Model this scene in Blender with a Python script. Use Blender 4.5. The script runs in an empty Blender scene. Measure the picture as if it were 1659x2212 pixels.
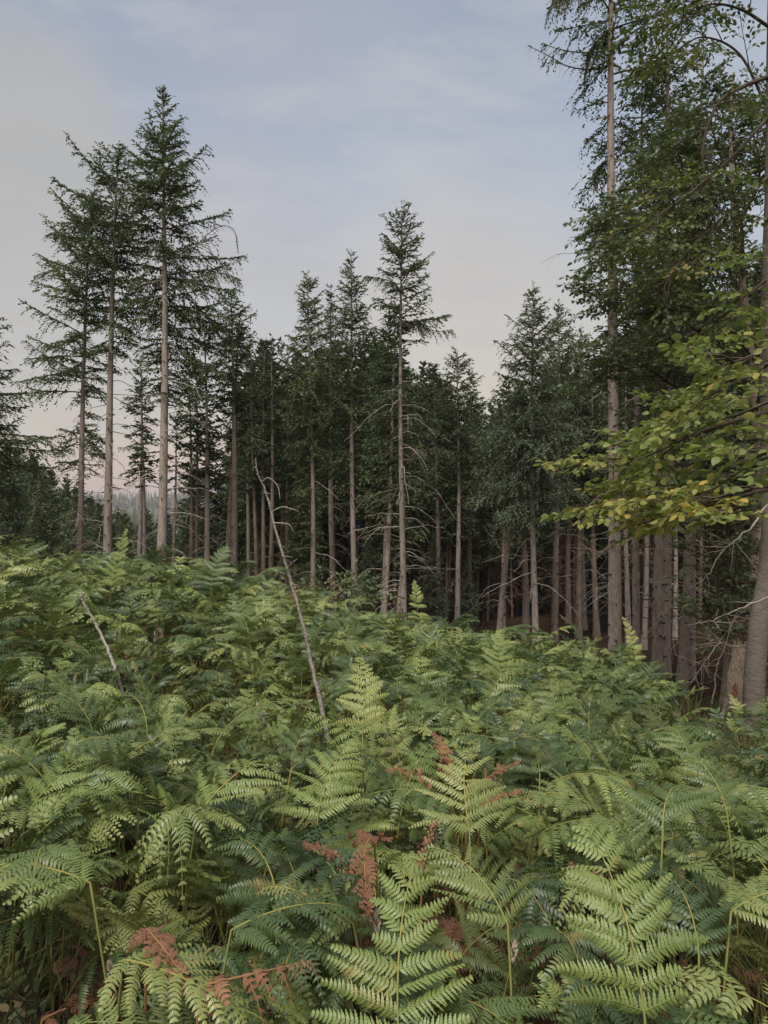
import bpy, math, random
import numpy as np
from mathutils import Vector, Matrix, Euler

# ------------------------------------------------------------------ camera, light, exposure
FPX = 1597.6          # focal length in the photo's working pixels (frame 1659 x 2212)
U0, VH, CZ = 829.5, 1092.0, 1.75
scene = bpy.context.scene
COL = scene.collection
cd = bpy.data.cameras.new("camera"); cam = bpy.data.objects.new("camera", cd); COL.objects.link(cam)
cam.location = (0, 0, CZ); cam.rotation_euler = (math.radians(90), 0, 0)
cd.sensor_fit = 'VERTICAL'; cd.sensor_height = 36.0; cd.lens = 26.0
cd.shift_y = -(1106.0 - VH) / 2212.0
cd.clip_start = 0.05; cd.clip_end = 6000
scene.camera = cam
scene.view_settings.view_transform = 'Standard'
scene.view_settings.look = 'None'
scene.view_settings.exposure = 0.0
scene.view_settings.gamma = 1.0
scene.cycles.max_bounces = 6
scene.cycles.diffuse_bounces = 3
scene.cycles.glossy_bounces = 2
scene.cycles.transmission_bounces = 3
scene.cycles.transparent_max_bounces = 6
scene.cycles.use_adaptive_sampling = True

SUN_EL, SUN_AZ = math.radians(60), math.radians(200)   # added soft fill lamp, high behind the camera, to lift the ferns
sd = bpy.data.lights.new("fill_sun", 'SUN'); so = bpy.data.objects.new("fill_sun", sd); COL.objects.link(so)
sd.energy = 4.4; sd.angle = math.radians(26); sd.color = (1.0, 0.95, 0.88)
sdir = Vector((math.sin(SUN_AZ) * math.cos(SUN_EL), math.cos(SUN_AZ) * math.cos(SUN_EL), math.sin(SUN_EL)))
so.rotation_euler = sdir.to_track_quat('Z', 'Y').to_euler()
so.location = (0, 0, 40)

class NT:
    def __init__(s, tree): s.t = tree; s.n = tree.nodes; s.l = tree.links
    def add(s, typ, **kw):
        nd = s.n.new(typ)
        for k, v in kw.items():
            if k == 'inp':
                for kk, vv in v.items():
                    if hasattr(vv, 'is_output') or isinstance(vv, bpy.types.NodeSocket): s.l.new(vv, nd.inputs[kk])
                    else: nd.inputs[kk].default_value = vv
            else: setattr(nd, k, v)
        return nd
    def link(s, a, b): s.l.new(a, b)
    def ramp(s, fac, stops, interp='LINEAR'):
        nd = s.n.new('ShaderNodeValToRGB'); cr = nd.color_ramp; cr.interpolation = interp
        while len(cr.elements) < len(stops): cr.elements.new(0.5)
        for e, (p, c) in zip(cr.elements, stops): e.position = p; e.color = (*c, 1)
        s.l.new(fac, nd.inputs[0]); return nd.outputs[0]
    def math(s, op, a, b=0.0, c=None, clamp=False):
        nd = s.n.new('ShaderNodeMath'); nd.operation = op; nd.use_clamp = clamp
        for i, v in enumerate((a, b) if c is None else (a, b, c)):
            if isinstance(v, bpy.types.NodeSocket): s.l.new(v, nd.inputs[i])
            else: nd.inputs[i].default_value = v
        return nd.outputs[0]
    def mix(s, fac, a, b, blend='MIX'):
        nd = s.n.new('ShaderNodeMix'); nd.data_type = 'RGBA'; nd.blend_type = blend; nd.clamp_factor = True
        for i, v in ((0, fac), (6, a), (7, b)):
            if isinstance(v, bpy.types.NodeSocket): s.l.new(v, nd.inputs[i])
            elif i == 0: nd.inputs[0].default_value = v
            else: nd.inputs[i].default_value = (*v, 1)
        return nd.outputs[2]

def srgb(r, g, b):
    f = lambda c: (c / 255 / 12.92) if c / 255 <= 0.04045 else ((c / 255 + 0.055) / 1.055) ** 2.4
    return (f(r), f(g), f(b))

world = bpy.data.worlds.new("World"); scene.world = world; world.use_nodes = True
wt = world.node_tree; wt.nodes.clear(); w = NT(wt)
tc = w.add('ShaderNodeTexCoord'); DIR = tc.outputs['Generated']
sep = w.add('ShaderNodeSeparateXYZ', inp={0: DIR})
warp = w.add('ShaderNodeTexNoise', inp={'Vector': DIR, 'Scale': 1.6, 'Detail': 3.0})
wv = w.add('ShaderNodeVectorMath', operation='MULTIPLY_ADD', inp={0: warp.outputs['Color'], 1: (.22, .22, .16), 2: DIR})
wsub = w.add('ShaderNodeVectorMath', operation='SUBTRACT', inp={0: wv.outputs[0], 1: (.11, .11, .08)})
WD = wsub.outputs[0]
zup = w.math('ADD', sep.outputs[2], 0.0)
base = w.ramp(zup, [(0.0, srgb(196, 172, 176)), (0.045, srgb(201, 181, 182)), (0.12, srgb(196, 188, 187)), (0.22, srgb(188, 189, 196)),
                    (0.36, srgb(174, 181, 198)), (0.50, srgb(162, 170, 188)), (0.62, srgb(154, 163, 184)), (1.0, srgb(120, 136, 172))])
def pdir(u, v):
    d = Vector(((u - U0) / FPX, 1.0, (VH - v) / FPX)).normalized(); return tuple(d)
def blob(col, u, v, rdeg, strength, colour):
    d = w.add('ShaderNodeVectorMath', operation='DOT_PRODUCT', inp={0: WD, 1: pdir(u, v)})
    ln = w.add('ShaderNodeVectorMath', operation='LENGTH', inp={0: WD})
    q = w.math('DIVIDE', d.outputs['Value'], ln.outputs['Value'])
    mr = w.add('ShaderNodeMapRange', interpolation_type='SMOOTHERSTEP', inp={0: q, 1: math.cos(math.radians(rdeg)), 2: 1.0, 3: 0.0, 4: strength})
    return w.mix(mr.outputs[0], col, colour)
c = base
c = blob(c, 20, 340, 11, 0.85, srgb(184, 181, 178))
c = blob(c, 150, 560, 14, 0.7, srgb(186, 181, 179))
c = blob(c, 20, 800, 12, 0.5, srgb(190, 181, 180))
c = blob(c, 1050, 720, 14, 0.75, srgb(202, 191, 184))
c = blob(c, 560, 640, 13, 0.55, srgb(190, 180, 178))
c = blob(c, 620, 60, 10, 0.35, srgb(165, 164, 184))
c = blob(c, 1150, 560, 9, 0.45, srgb(184, 184, 188))
c = blob(c, 930, 480, 6, 0.35, srgb(196, 196, 199))
c = blob(c, 730, 260, 12, 0.4, srgb(178, 180, 194))
c = blob(c, 1500, 60, 10, 0.5, srgb(170, 180, 202))
c = blob(c, 560, 1080, 8, 0.5, srgb(203, 172, 180))
mp = w.add('ShaderNodeMapping', inp={'Vector': WD, 'Scale': (2.2, 2.2, 8.5), 'Rotation': (0, math.radians(14), 0)})
cn = w.add('ShaderNodeTexNoise', inp={'Vector': mp.outputs[0], 'Scale': 2.2, 'Detail': 6.0, 'Roughness': 0.6})
cf = w.add('ShaderNodeMapRange', inp={0: cn.outputs[0], 1: 0.46, 2: 0.66, 3: 0.0, 4: 0.6})
c = w.mix(cf.outputs[0], c, srgb(192, 192, 197))
cf2 = w.add('ShaderNodeMapRange', inp={0: cn.outputs[0], 1: 0.46, 2: 0.28, 3: 0.0, 4: 0.45})
c = w.mix(cf2.outputs[0], c, srgb(164, 172, 189))
c = blob(c, 1040, 770, 12, 0.35, srgb(204, 189, 180))
c = blob(c, 40, 300, 10, 0.5, srgb(180, 178, 177))
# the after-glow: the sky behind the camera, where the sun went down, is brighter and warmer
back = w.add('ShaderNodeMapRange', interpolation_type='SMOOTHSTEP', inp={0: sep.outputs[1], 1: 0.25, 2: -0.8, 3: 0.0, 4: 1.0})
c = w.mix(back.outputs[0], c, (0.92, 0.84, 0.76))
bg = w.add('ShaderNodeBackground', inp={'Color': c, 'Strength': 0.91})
sky = w.add('ShaderNodeTexSky', sky_type='NISHITA', sun_disc=False, sun_elevation=math.radians(3.0), sun_rotation=SUN_AZ)
bg2 = w.add('ShaderNodeBackground', inp={'Color': sky.outputs[0], 'Strength': 0.05})
ad = w.add('ShaderNodeAddShader', inp={0: bg.outputs[0], 1: bg2.outputs[0]})
wo = w.add('ShaderNodeOutputWorld', inp={0: ad.outputs[0]})

# ------------------------------------------------------------------ helpers
def px(u, v, Y): return np.array([(u - U0) / FPX * Y, Y, CZ + (VH - v) / FPX * Y])

class MB:
    """collects polygons for one mesh"""
    def __init__(s): s.v = []; s.f = []; s.a = []; s.m = []; s.n = 0
    def add(s, v, f, a=0.5, m=0):
        v = np.asarray(v, dtype=np.float32).reshape(-1, 3); f = np.asarray(f, dtype=np.int64)
        s.v.append(v); s.f.append(f + s.n)
        s.a.append(np.full(len(v), a, np.float32) if np.isscalar(a) else np.asarray(a, np.float32))
        s.m.append(np.full(len(f), m, np.int32)); s.n += len(v)
    def mesh(s, name, mats, smooth=False):
        me = bpy.data.meshes.new(name)
        V = np.concatenate(s.v); A = np.concatenate(s.a); M = np.concatenate(s.m)
        tot = np.concatenate([np.full(len(f), f.shape[1], np.int64) for f in s.f])
        L = np.concatenate([f.reshape(-1) for f in s.f]).astype(np.int32)
        me.vertices.add(len(V)); me.vertices.foreach_set('co', V.reshape(-1))
        me.loops.add(len(L)); me.loops.foreach_set('vertex_index', L)
        me.polygons.add(len(tot)); st = np.zeros(len(tot), np.int32); st[1:] = np.cumsum(tot)[:-1]
        me.polygons.foreach_set('loop_start', st)
        me.polygons.foreach_set('material_index', M)
        if smooth: me.polygons.foreach_set('use_smooth', np.ones(len(tot), bool))
        at = me.attributes.new('var', 'FLOAT', 'POINT'); at.data.foreach_set('value', A)
        for mt in mats: me.materials.append(mt)
        me.update(calc_edges=True)
        return me
    def build(s, name, mats, parent=None, smooth=False, link=True):
        o = bpy.data.objects.new(name, s.mesh(name, mats, smooth))
        if link: COL.objects.link(o)
        if parent is not None: o.parent = parent
        return o

def tube(mb, P, R, n=8, a=0.5, m=0, wob=0.0, rng=None, cap=True):
    P = np.asarray(P, float); R = np.asarray(R, float) * np.ones(len(P)); k = len(P)
    T = np.gradient(P, axis=0); T /= np.linalg.norm(T, axis=1)[:, None] + 1e-9
    ref = np.array([0, 0, 1.0]) if abs(T[:, 2]).mean() < 0.8 else np.array([0, 1.0, 0])
    X = np.cross(T, ref); X /= np.linalg.norm(X, axis=1)[:, None] + 1e-9; Yv = np.cross(T, X)
    th = np.linspace(0, 2 * np.pi, n, endpoint=False)
    rr = R[:, None] * np.ones((k, n))
    if wob and rng is not None: rr = rr * (1 + rng.normal(0, wob, (k, n)))
    V = P[:, None, :] + rr[:, :, None] * (np.cos(th)[None, :, None] * X[:, None, :] + np.sin(th)[None, :, None] * Yv[:, None, :])
    i = np.arange(k - 1)[:, None] * n; j = np.arange(n)[None, :]; j2 = (j + 1) % n
    Fq = np.stack([i + j, i + j2, i + n + j2, i + n + j], -1).reshape(-1, 4)
    mb.add(V.reshape(-1, 3), Fq, a, m)
    if cap:
        mb.add(V[-1], np.arange(n)[None, :], a, m)

def smooth_poly(pts, n):
    """Catmull-Rom through pts"""
    pts = np.asarray(pts, float); k = len(pts)
    if k == 2: return pts[0] + (pts[1] - pts[0]) * np.linspace(0, 1, n)[:, None]
    ext = np.vstack([2 * pts[0] - pts[1], pts, 2 * pts[-1] - pts[-2]])
    out = []
    for t in np.linspace(0, k - 1 - 1e-6, n):
        i = int(t); f = t - i; p0, p1, p2, p3 = ext[i], ext[i + 1], ext[i + 2], ext[i + 3]
        out.append(0.5 * ((2 * p1) + (-p0 + p2) * f + (2 * p0 - 5 * p1 + 4 * p2 - p3) * f * f + (-p0 + 3 * p1 - 3 * p2 + p3) * f ** 3))
    return np.array(out)

def empty(name, loc, label=None, cat=None, group=None, rz=0.0, s=1.0):
    o = bpy.data.objects.new(name, None); COL.objects.link(o); o.empty_display_size = 0.2
    o.location = loc; o.rotation_euler = (0, 0, rz); o.scale = (s, s, s)
    tag(o, label, cat, group); return o
def tag(o, label=None, cat=None, group=None, kind=None):
    if label: o['label'] = label
    if cat: o['category'] = cat
    if group: o['group'] = group
    if kind: o['kind'] = kind
    return o

# ------------------------------------------------------------------ materials
def new_mat(name):
    m = bpy.data.materials.new(name); m.use_nodes = True; m.node_tree.nodes.clear(); return m, NT(m.node_tree)
def leaf_mat(name, stops, transl=0.35, rough=0.55, spec=0.25, objw=0.55, nscale=1.3, blem=None):
    m, t = new_mat(name)
    at = t.add('ShaderNodeAttribute', attribute_name='var')
    oi = t.add('ShaderNodeObjectInfo')
    geo = t.add('ShaderNodeNewGeometry')
    nz = t.add('ShaderNodeTexNoise', inp={'Vector': geo.outputs['Position'], 'Scale': nscale, 'Detail': 2.0})
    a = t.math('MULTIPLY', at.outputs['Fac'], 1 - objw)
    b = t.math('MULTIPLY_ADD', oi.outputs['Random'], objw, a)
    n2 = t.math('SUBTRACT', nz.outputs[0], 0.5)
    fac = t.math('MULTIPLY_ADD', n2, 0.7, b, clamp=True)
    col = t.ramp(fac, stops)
    if blem:
        nb_ = t.add('ShaderNodeTexNoise', inp={'Vector': geo.outputs['Position'], 'Scale': blem[0], 'Detail': 4.0, 'Roughness': 0.6})
        bm = t.add('ShaderNodeMapRange', inp={0: nb_.outputs[0], 1: 0.60, 2: 0.74, 3: 0.0, 4: blem[1]})
        col = t.mix(bm.outputs[0], col, blem[2])
    pb = t.add('ShaderNodeBsdfPrincipled', inp={'Base Color': col, 'Roughness': rough, 'Specular IOR Level': spec})
    tr = t.add('ShaderNodeBsdfTranslucent', inp={'Color': t.mix(0.55, col, (0.16, 0.22, 0.03))})
    mx = t.add('ShaderNodeMixShader', inp={0: transl, 1: pb.outputs[0], 2: tr.outputs[0]})
    t.add('ShaderNodeOutputMaterial', inp={0: mx.outputs[0]}); return m
def bark_mat(name, c1, c2, c3=None, scale=(14, 14, 3), bump=0.35, moss=0.0):
    m, t = new_mat(name)
    tcx = t.add('ShaderNodeTexCoord')
    mpn = t.add('ShaderNodeMapping', inp={'Vector': tcx.outputs['Object'], 'Scale': scale})
    n1 = t.add('ShaderNodeTexNoise', inp={'Vector': mpn.outputs[0], 'Scale': 1.0, 'Detail': 6.0, 'Roughness': 0.65})
    vo = t.add('ShaderNodeTexVoronoi', inp={'Vector': mpn.outputs[0], 'Scale': 2.4})
    n2 = t.add('ShaderNodeTexNoise', inp={'Vector': tcx.outputs['Object'], 'Scale': 0.9, 'Detail': 3.0})
    f = t.math('MULTIPLY_ADD', vo.outputs['Distance'], 0.35, t.math('MULTIPLY', n1.outputs[0], 0.8))
    col = t.ramp(f, [(0.28, c2), (0.62, c1)])
    oi = t.add('ShaderNodeObjectInfo')
    if c3:
        mm = t.add('ShaderNodeMapRange', inp={0: n2.outputs[0], 1: 0.48, 2: 0.68, 3: 0.0, 4: 0.7})
        col = t.mix(mm.outputs[0], col, c3)
    hv = t.add('ShaderNodeHueSaturation', inp={'Color': col, 'Value': t.math('MULTIPLY_ADD', oi.outputs['Random'], 0.4, 0.8)})
    bp = t.add('ShaderNodeBump', inp={'Strength': bump, 'Distance': 0.03, 'Height': f})
    pb = t.add('ShaderNodeBsdfPrincipled', inp={'Base Color': hv.outputs[0], 'Roughness': 0.9, 'Specular IOR Level': 0.1, 'Normal': bp.outputs[0]})
    t.add('ShaderNodeOutputMaterial', inp={0: pb.outputs[0]}); return m
def plain_mat(name, c1, c2, scale=20, rough=0.8):
    m, t = new_mat(name)
    tcx = t.add('ShaderNodeTexCoord')
    n1 = t.add('ShaderNodeTexNoise', inp={'Vector': tcx.outputs['Object'], 'Scale': scale, 'Detail': 4.0})
    col = t.ramp(n1.outputs[0], [(0.35, c1), (0.65, c2)])
    pb = t.add('ShaderNodeBsdfPrincipled', inp={'Base Color': col, 'Roughness': rough, 'Specular IOR Level': 0.2})
    t.add('ShaderNodeOutputMaterial', inp={0: pb.outputs[0]}); return m

M_FERN = leaf_mat("bracken_green", [(0.0, (0.034, 0.058, 0.027)), (0.28, (0.058, 0.094, 0.036)), (0.55, (0.108, 0.152, 0.048)), (0.8, (0.205, 0.242, 0.076)), (1.0, (0.32, 0.33, 0.12))], objw=0.65, transl=0.22, spec=0.5, rough=0.45, blem=(8.0, 0.75, (0.30, 0.23, 0.08)))
M_FERNY = leaf_mat("bracken_fresh", [(0.0, (0.12, 0.175, 0.052)), (0.5, (0.205, 0.26, 0.075)), (1.0, (0.34, 0.36, 0.12))], objw=0.45, transl=0.28, spec=0.5, rough=0.5, blem=(11.0, 0.8, (0.36, 0.27, 0.10)))
M_DEAD = leaf_mat("bracken_dead", [(0.0, (0.085, 0.042, 0.026)), (0.5, (0.17, 0.080, 0.048)), (1.0, (0.30, 0.17, 0.10))], transl=0.15, rough=0.8, objw=0.2, blem=(16.0, 0.7, (0.34, 0.24, 0.13)))
M_RUST = leaf_mat("bracken_rust", [(0.0, (0.13, 0.062, 0.038)), (0.5, (0.235, 0.110, 0.064)), (1.0, (0.33, 0.195, 0.11))], transl=0.2, rough=0.8, objw=0.2, blem=(16.0, 0.7, (0.36, 0.27, 0.12)))
M_STALK = plain_mat("fern_stalk", (0.15, 0.17, 0.05), (0.27, 0.23, 0.07), 6)
M_STALKD = plain_mat("fern_stalk_dry", (0.16, 0.085, 0.04), (0.30, 0.17, 0.07), 6)
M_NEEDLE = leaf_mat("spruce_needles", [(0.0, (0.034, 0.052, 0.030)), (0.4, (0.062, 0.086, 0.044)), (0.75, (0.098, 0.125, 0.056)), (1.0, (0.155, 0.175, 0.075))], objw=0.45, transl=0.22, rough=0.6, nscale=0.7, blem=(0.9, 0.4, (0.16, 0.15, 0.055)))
M_NEEDLEB = leaf_mat("spruce_needles_blue", [(0.0, (0.040, 0.058, 0.042)), (0.5, (0.080, 0.105, 0.070)), (1.0, (0.145, 0.170, 0.110))], objw=0.3, transl=0.22, rough=0.6, nscale=0.7)
M_NEEDLED = leaf_mat("spruce_needles_shade_tone", [(0.0, (0.016, 0.026, 0.016)), (0.5, (0.031, 0.046, 0.026)), (1.0, (0.065, 0.085, 0.042))], objw=0.4, transl=0.15, rough=0.7, nscale=0.4)  # darker needle copy: shade inside the stand is put into the colour
M_BARK = bark_mat("spruce_bark", (0.275, 0.232, 0.208), (0.085, 0.066, 0.057), (0.17, 0.165, 0.125))
M_BARKD = bark_mat("spruce_bark_shade_tone", (0.115, 0.086, 0.070), (0.042, 0.031, 0.025), (0.070, 0.066, 0.042))  # bark darkened so the stand's interior shade sits in its colour
M_BARKM = bark_mat("spruce_bark_slim", (0.21, 0.165, 0.138), (0.075, 0.056, 0.046), (0.13, 0.115, 0.07))
M_BEECHB = bark_mat("beech_bark", (0.18, 0.155, 0.132), (0.085, 0.072, 0.062), (0.115, 0.11, 0.055), scale=(5, 5, 16), bump=0.25)
M_STUMPB = bark_mat("stump_bark", (0.30, 0.235, 0.18), (0.085, 0.06, 0.045), None, scale=(18, 18, 7), bump=0.8)
M_DEADW = plain_mat("dead_twig", (0.24, 0.21, 0.18), (0.42, 0.375, 0.33), 5)
M_DEADWD = plain_mat("dead_twig_brown", (0.10, 0.075, 0.06), (0.22, 0.17, 0.14), 5)
M_KNOT = plain_mat("branch_knot", (0.035, 0.025, 0.02), (0.07, 0.05, 0.04), 15)
M_POLE = bark_mat("weathered_pole", (0.27, 0.245, 0.215), (0.055, 0.045, 0.038), None, scale=(22, 22, 30), bump=0.4)
M_TWIG = plain_mat("dark_twig", (0.045, 0.034, 0.026), (0.09, 0.07, 0.05), 8)
M_BEECH = leaf_mat("beech_leaves", [(0.0, (0.08, 0.135, 0.036)), (0.35, (0.17, 0.220, 0.066)), (0.7, (0.28, 0.30, 0.090)), (0.92, (0.40, 0.36, 0.10)), (1.0, (0.50, 0.37, 0.10))], objw=0.0, transl=0.48, blem=(14.0, 0.7, (0.36, 0.26, 0.08)), rough=0.45, nscale=1.1)
M_BEECHM = leaf_mat("beech_leaves_upper", [(0.0, (0.040, 0.062, 0.022)), (0.45, (0.070, 0.098, 0.032)), (0.85, (0.125, 0.145, 0.042)), (1.0, (0.25, 0.215, 0.055))], objw=0.0, transl=0.3, rough=0.5, nscale=0.9)
M_OAK = leaf_mat("oak_leaves", [(0.0, (0.046, 0.066, 0.034)), (0.4, (0.080, 0.108, 0.048)), (0.8, (0.125, 0.155, 0.062)), (1.0, (0.20, 0.21, 0.08))], objw=0.0, transl=0.25, rough=0.42, spec=0.4, nscale=0.9)
M_SHRUB = leaf_mat("bramble_leaves", [(0.0, (0.06, 0.095, 0.045)), (0.45, (0.115, 0.15, 0.07)), (0.75, (0.20, 0.16, 0.085)), (1.0, (0.30, 0.19, 0.13))], objw=0.35, transl=0.25)
M_GRASS = leaf_mat("grass_blades", [(0.0, (0.05, 0.085, 0.03)), (0.6, (0.10, 0.13, 0.045)), (1.0, (0.30, 0.26, 0.13))], objw=0.5, transl=0.3)
M_STRAW = leaf_mat("dry_grass", [(0.0, (0.22, 0.165, 0.09)), (1.0, (0.44, 0.35, 0.20))], objw=0.4, transl=0.2)
M_SEED = plain_mat("seed_head", (0.34, 0.29, 0.22), (0.50, 0.44, 0.34), 60)
M_ROT = plain_mat("rotten_wood", (0.09, 0.025, 0.018), (0.26, 0.11, 0.07), 26)
M_ROCK = plain_mat("dark_boulder_stone", (0.045, 0.034, 0.034), (0.085, 0.065, 0.065), 5)

# ------------------------------------------------------------------ ground
_cp = np.array([  # x, y, z of the ground
    (0, 0, 0.0), (-3, 0, 0.1), (3, 0, -0.1), (0, -6, 0.2), (-8, -6, 0.3), (8, -6, 0), (0, 3, -0.05), (-2, 4, 0.0), (2, 4, -0.42),
    (-4.1, 9, 0.12), (-6.5, 9, 0.30), (-9, 8, 0.35), (-2.7, 9.5, -0.12), (-1.7, 11.5, -0.75), (0, 13, -1.2), (2, 12, -1.45), (3.6, 11, -1.5), (3.4, 8, -1.25),
    (3.9, 7.2, -1.15), (6, 6, -1.3), (5, 10, -1.35), (6, 15, -1.85), (4.9, 15.6, -1.95), (10, 14, -1.8), (-1, 6, -0.25), (1, 8, -0.75),
    (-6, 14, -0.9), (-9, 20, -2.6), (-3, 20, -2.6), (2, 20, -2.4), (8, 22, -2.6), (16, 20, -2.3), (-16, 20, -2.5), (-14, 12, -0.2),
    (-25, 40, -8.5), (-8, 40, -7.0), (6, 40, -4.5), (25, 40, -4.0), (0, 60, -8.5), (-30, 60, -12), (30, 60, -6), (15, 0, -1), (-15, 0, 0.4), (25, -6, -1), (-25, -6, 0)], float)
def _phi(r): return np.where(r > 1e-9, r * r * np.log(r + 1e-12), 0.0)
def _solve():
    n = len(_cp); P = _cp[:, :2]; K = _phi(np.linalg.norm(P[:, None] - P[None], axis=2)) + np.eye(n) * 1.5
    Q = np.hstack([np.ones((n, 1)), P]); A = np.block([[K, Q], [Q.T, np.zeros((3, 3))]])
    return np.linalg.solve(A, np.concatenate([_cp[:, 2], np.zeros(3)]))
_w = _solve()
_tab = [(0, -8.0), (60, -9.0), (120, -26.0), (250, -44.0), (600, -34.0), (1100, -8.0), (1700, 20.0), (2100, 27.0), (2600, 22), (4500, 10)]
def gz(x, y):
    x = np.atleast_1d(np.asarray(x, float)); y = np.atleast_1d(np.asarray(y, float))
    xc = np.clip(x, -32, 32); yc = np.clip(y, -7, 60)
    P = np.stack([xc, yc], -1)
    r = np.linalg.norm(P[:, None] - _cp[None, :, :2], axis=2)
    near = _phi(r) @ _w[:-3] + _w[-3] + P @ _w[-2:]
    near = near + 0.05 * np.sin(x * 1.9 + 1.3 * np.sin(y * 0.9)) * np.cos(y * 1.6 + 0.7) + 0.07 * np.sin(0.7 * x + 0.4 * y)
    R = np.hypot(x, y)
    far = np.interp(R, [a for a, _ in _tab], [b for _, b in _tab])
    az = np.arctan2(x, y)
    far = far + np.clip((R - 300) / 1500, 0, 1) * (7 * np.sin(az * 5 + 1.0) + 4 * np.sin(az * 13 + R * 0.002)) + np.clip((R - 60) / 80, 0, 1) * 1.5 * np.sin(x * 0.05) * np.cos(y * 0.06)
    t = np.clip((R - 45) / 70, 0, 1); t = t * t * (3 - 2 * t)
    return near * (1 - t) + far * t
def g1(x, y): return float(gz(x, y)[0])

def build_ground():
    rad = np.concatenate([np.arange(0.0, 20, 0.4)[1:], 20 * 1.055 ** np.arange(0, 102)])
    nA = 220; th = np.linspace(0, 2 * np.pi, nA, endpoint=False)
    X = rad[:, None] * np.sin(th)[None]; Yv = rad[:, None] * np.cos(th)[None]
    X = np.concatenate([[0], X.reshape(-1)]); Yv = np.concatenate([[0], Yv.reshape(-1)])
    Z = gz(X, Yv); mb = MB(); V = np.stack([X, Yv, Z], -1)
    i = np.arange(len(rad) - 1)[:, None] * nA + 1; j = np.arange(nA)[None]; j2 = (j + 1) % nA
    Fq = np.stack([i + j, i + nA + j, i + nA + j2, i + j2], -1).reshape(-1, 4)[:, ::-1]
    mb.add(V, Fq)
    mb.f.append(np.stack([np.zeros(nA, int), 1 + np.arange(nA), 1 + (np.arange(nA) + 1) % nA], -1)); mb.m.append(np.zeros(nA, np.int32))
    m, t = new_mat("forest_floor")
    geo = t.add('ShaderNodeNewGeometry')
    n1 = t.add('ShaderNodeTexNoise', inp={'Vector': geo.outputs['Position'], 'Scale': 7.0, 'Detail': 8.0, 'Roughness': 0.7})
    n2 = t.add('ShaderNodeTexNoise', inp={'Vector': geo.outputs['Position'], 'Scale': 0.02, 'Detail': 6.0})
    near = t.ramp(n1.outputs[0], [(0.3, (0.012, 0.008, 0.006)), (0.5, (0.034, 0.021, 0.013)), (0.7, (0.065, 0.040, 0.025))])
    farc = t.ramp(n2.outputs[0], [(0.35, (0.035, 0.050, 0.026)), (0.55, (0.075, 0.085, 0.050)), (0.7, (0.13, 0.125, 0.08))])
    ln = t.add('ShaderNodeVectorMath', operation='LENGTH', inp={0: geo.outputs['Position']})
    mr = t.add('ShaderNodeMapRange', inp={0: ln.outputs['Value'], 1: 100.0, 2: 300.0})
    col = t.mix(mr.outputs[0], near, farc)
    bp = t.add('ShaderNodeBump', inp={'Strength': 0.8, 'Distance': 0.05, 'Height': n1.outputs[0]})
    pb = t.add('ShaderNodeBsdfPrincipled', inp={'Base Color': col, 'Roughness': 0.95, 'Specular IOR Level': 0.05, 'Normal': bp.outputs[0]})
    t.add('ShaderNodeOutputMaterial', inp={0: pb.outputs[0]})
    o = mb.build('ground', [m], smooth=True); tag(o, kind='structure')
build_ground()

# ------------------------------------------------------------------ scatter of stuff (geometry nodes)
def library(name, objs):
    c = bpy.data.collections.new(name)
    for i, o in enumerate(objs): c.objects.link(o)
    return c
def scatter(name, P, R, S, I, coll, label=None, cat=None):
    me = bpy.data.meshes.new(name); n = len(P); me.vertices.add(n); me.vertices.foreach_set('co', np.asarray(P, np.float32).reshape(-1))
    a = me.attributes.new('rot', 'FLOAT_VECTOR', 'POINT'); a.data.foreach_set('vector', np.asarray(R, np.float32).reshape(-1))
    a = me.attributes.new('scl', 'FLOAT', 'POINT'); a.data.foreach_set('value', np.asarray(S, np.float32))
    a = me.attributes.new('idx', 'INT', 'POINT'); a.data.foreach_set('value', np.asarray(I, np.int32))
    o = bpy.data.objects.new(name, me); COL.objects.link(o); tag(o, label, cat, kind='stuff')
    ng = bpy.data.node_groups.new(name + "_nodes", 'GeometryNodeTree')
    ng.interface.new_socket(name='Geometry', in_out='INPUT', socket_type='NodeSocketGeometry')
    ng.interface.new_socket(name='Geometry', in_out='OUTPUT', socket_type='NodeSocketGeometry')
    N = ng.nodes; L = ng.links
    gi = N.new('NodeGroupInput'); go = N.new('NodeGroupOutput'); ip = N.new('GeometryNodeInstanceOnPoints')
    ci = N.new('GeometryNodeCollectionInfo'); ci.inputs['Collection'].default_value = coll
    ci.inputs['Separate Children'].default_value = True; ci.inputs['Reset Children'].default_value = True
    def na(nm, ty):
        x = N.new('GeometryNodeInputNamedAttribute'); x.data_type = ty; x.inputs['Name'].default_value = nm
        return [s for s in x.outputs if s.enabled and s.name == 'Attribute'][0]
    L.new(gi.outputs[0], ip.inputs['Points']); L.new(ci.outputs[0], ip.inputs['Instance']); ip.inputs['Pick Instance'].default_value = True
    L.new(na('idx', 'INT'), ip.inputs['Instance Index'])
    e2r = N.new('FunctionNodeEulerToRotation'); L.new(na('rot', 'FLOAT_VECTOR'), e2r.inputs[0]); L.new(e2r.outputs[0], ip.inputs['Rotation'])
    L.new(na('scl', 'FLOAT'), ip.inputs['Scale']); L.new(ip.outputs[0], go.inputs[0])
    md = o.modifiers.new('scatter', 'NODES'); md.node_group = ng
    return o

# ------------------------------------------------------------------ conifers
def tri_profile(top_r, pts):
    return pts
def extent_fn(knots):
    """knots: (z, left, right) sorted by z; returns f(z, phi)"""
    K = np.array(sorted(knots)); 
    def f(z, phi):
        l = np.interp(z, K[:, 0], K[:, 1]); r = np.interp(z, K[:, 0], K[:, 2]); c = np.cos(phi); av = 0.5 * (l + r)
        side = np.where(c > 0, r, l)
        return side * c * c + av * (1 - c * c)
    return f

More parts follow.
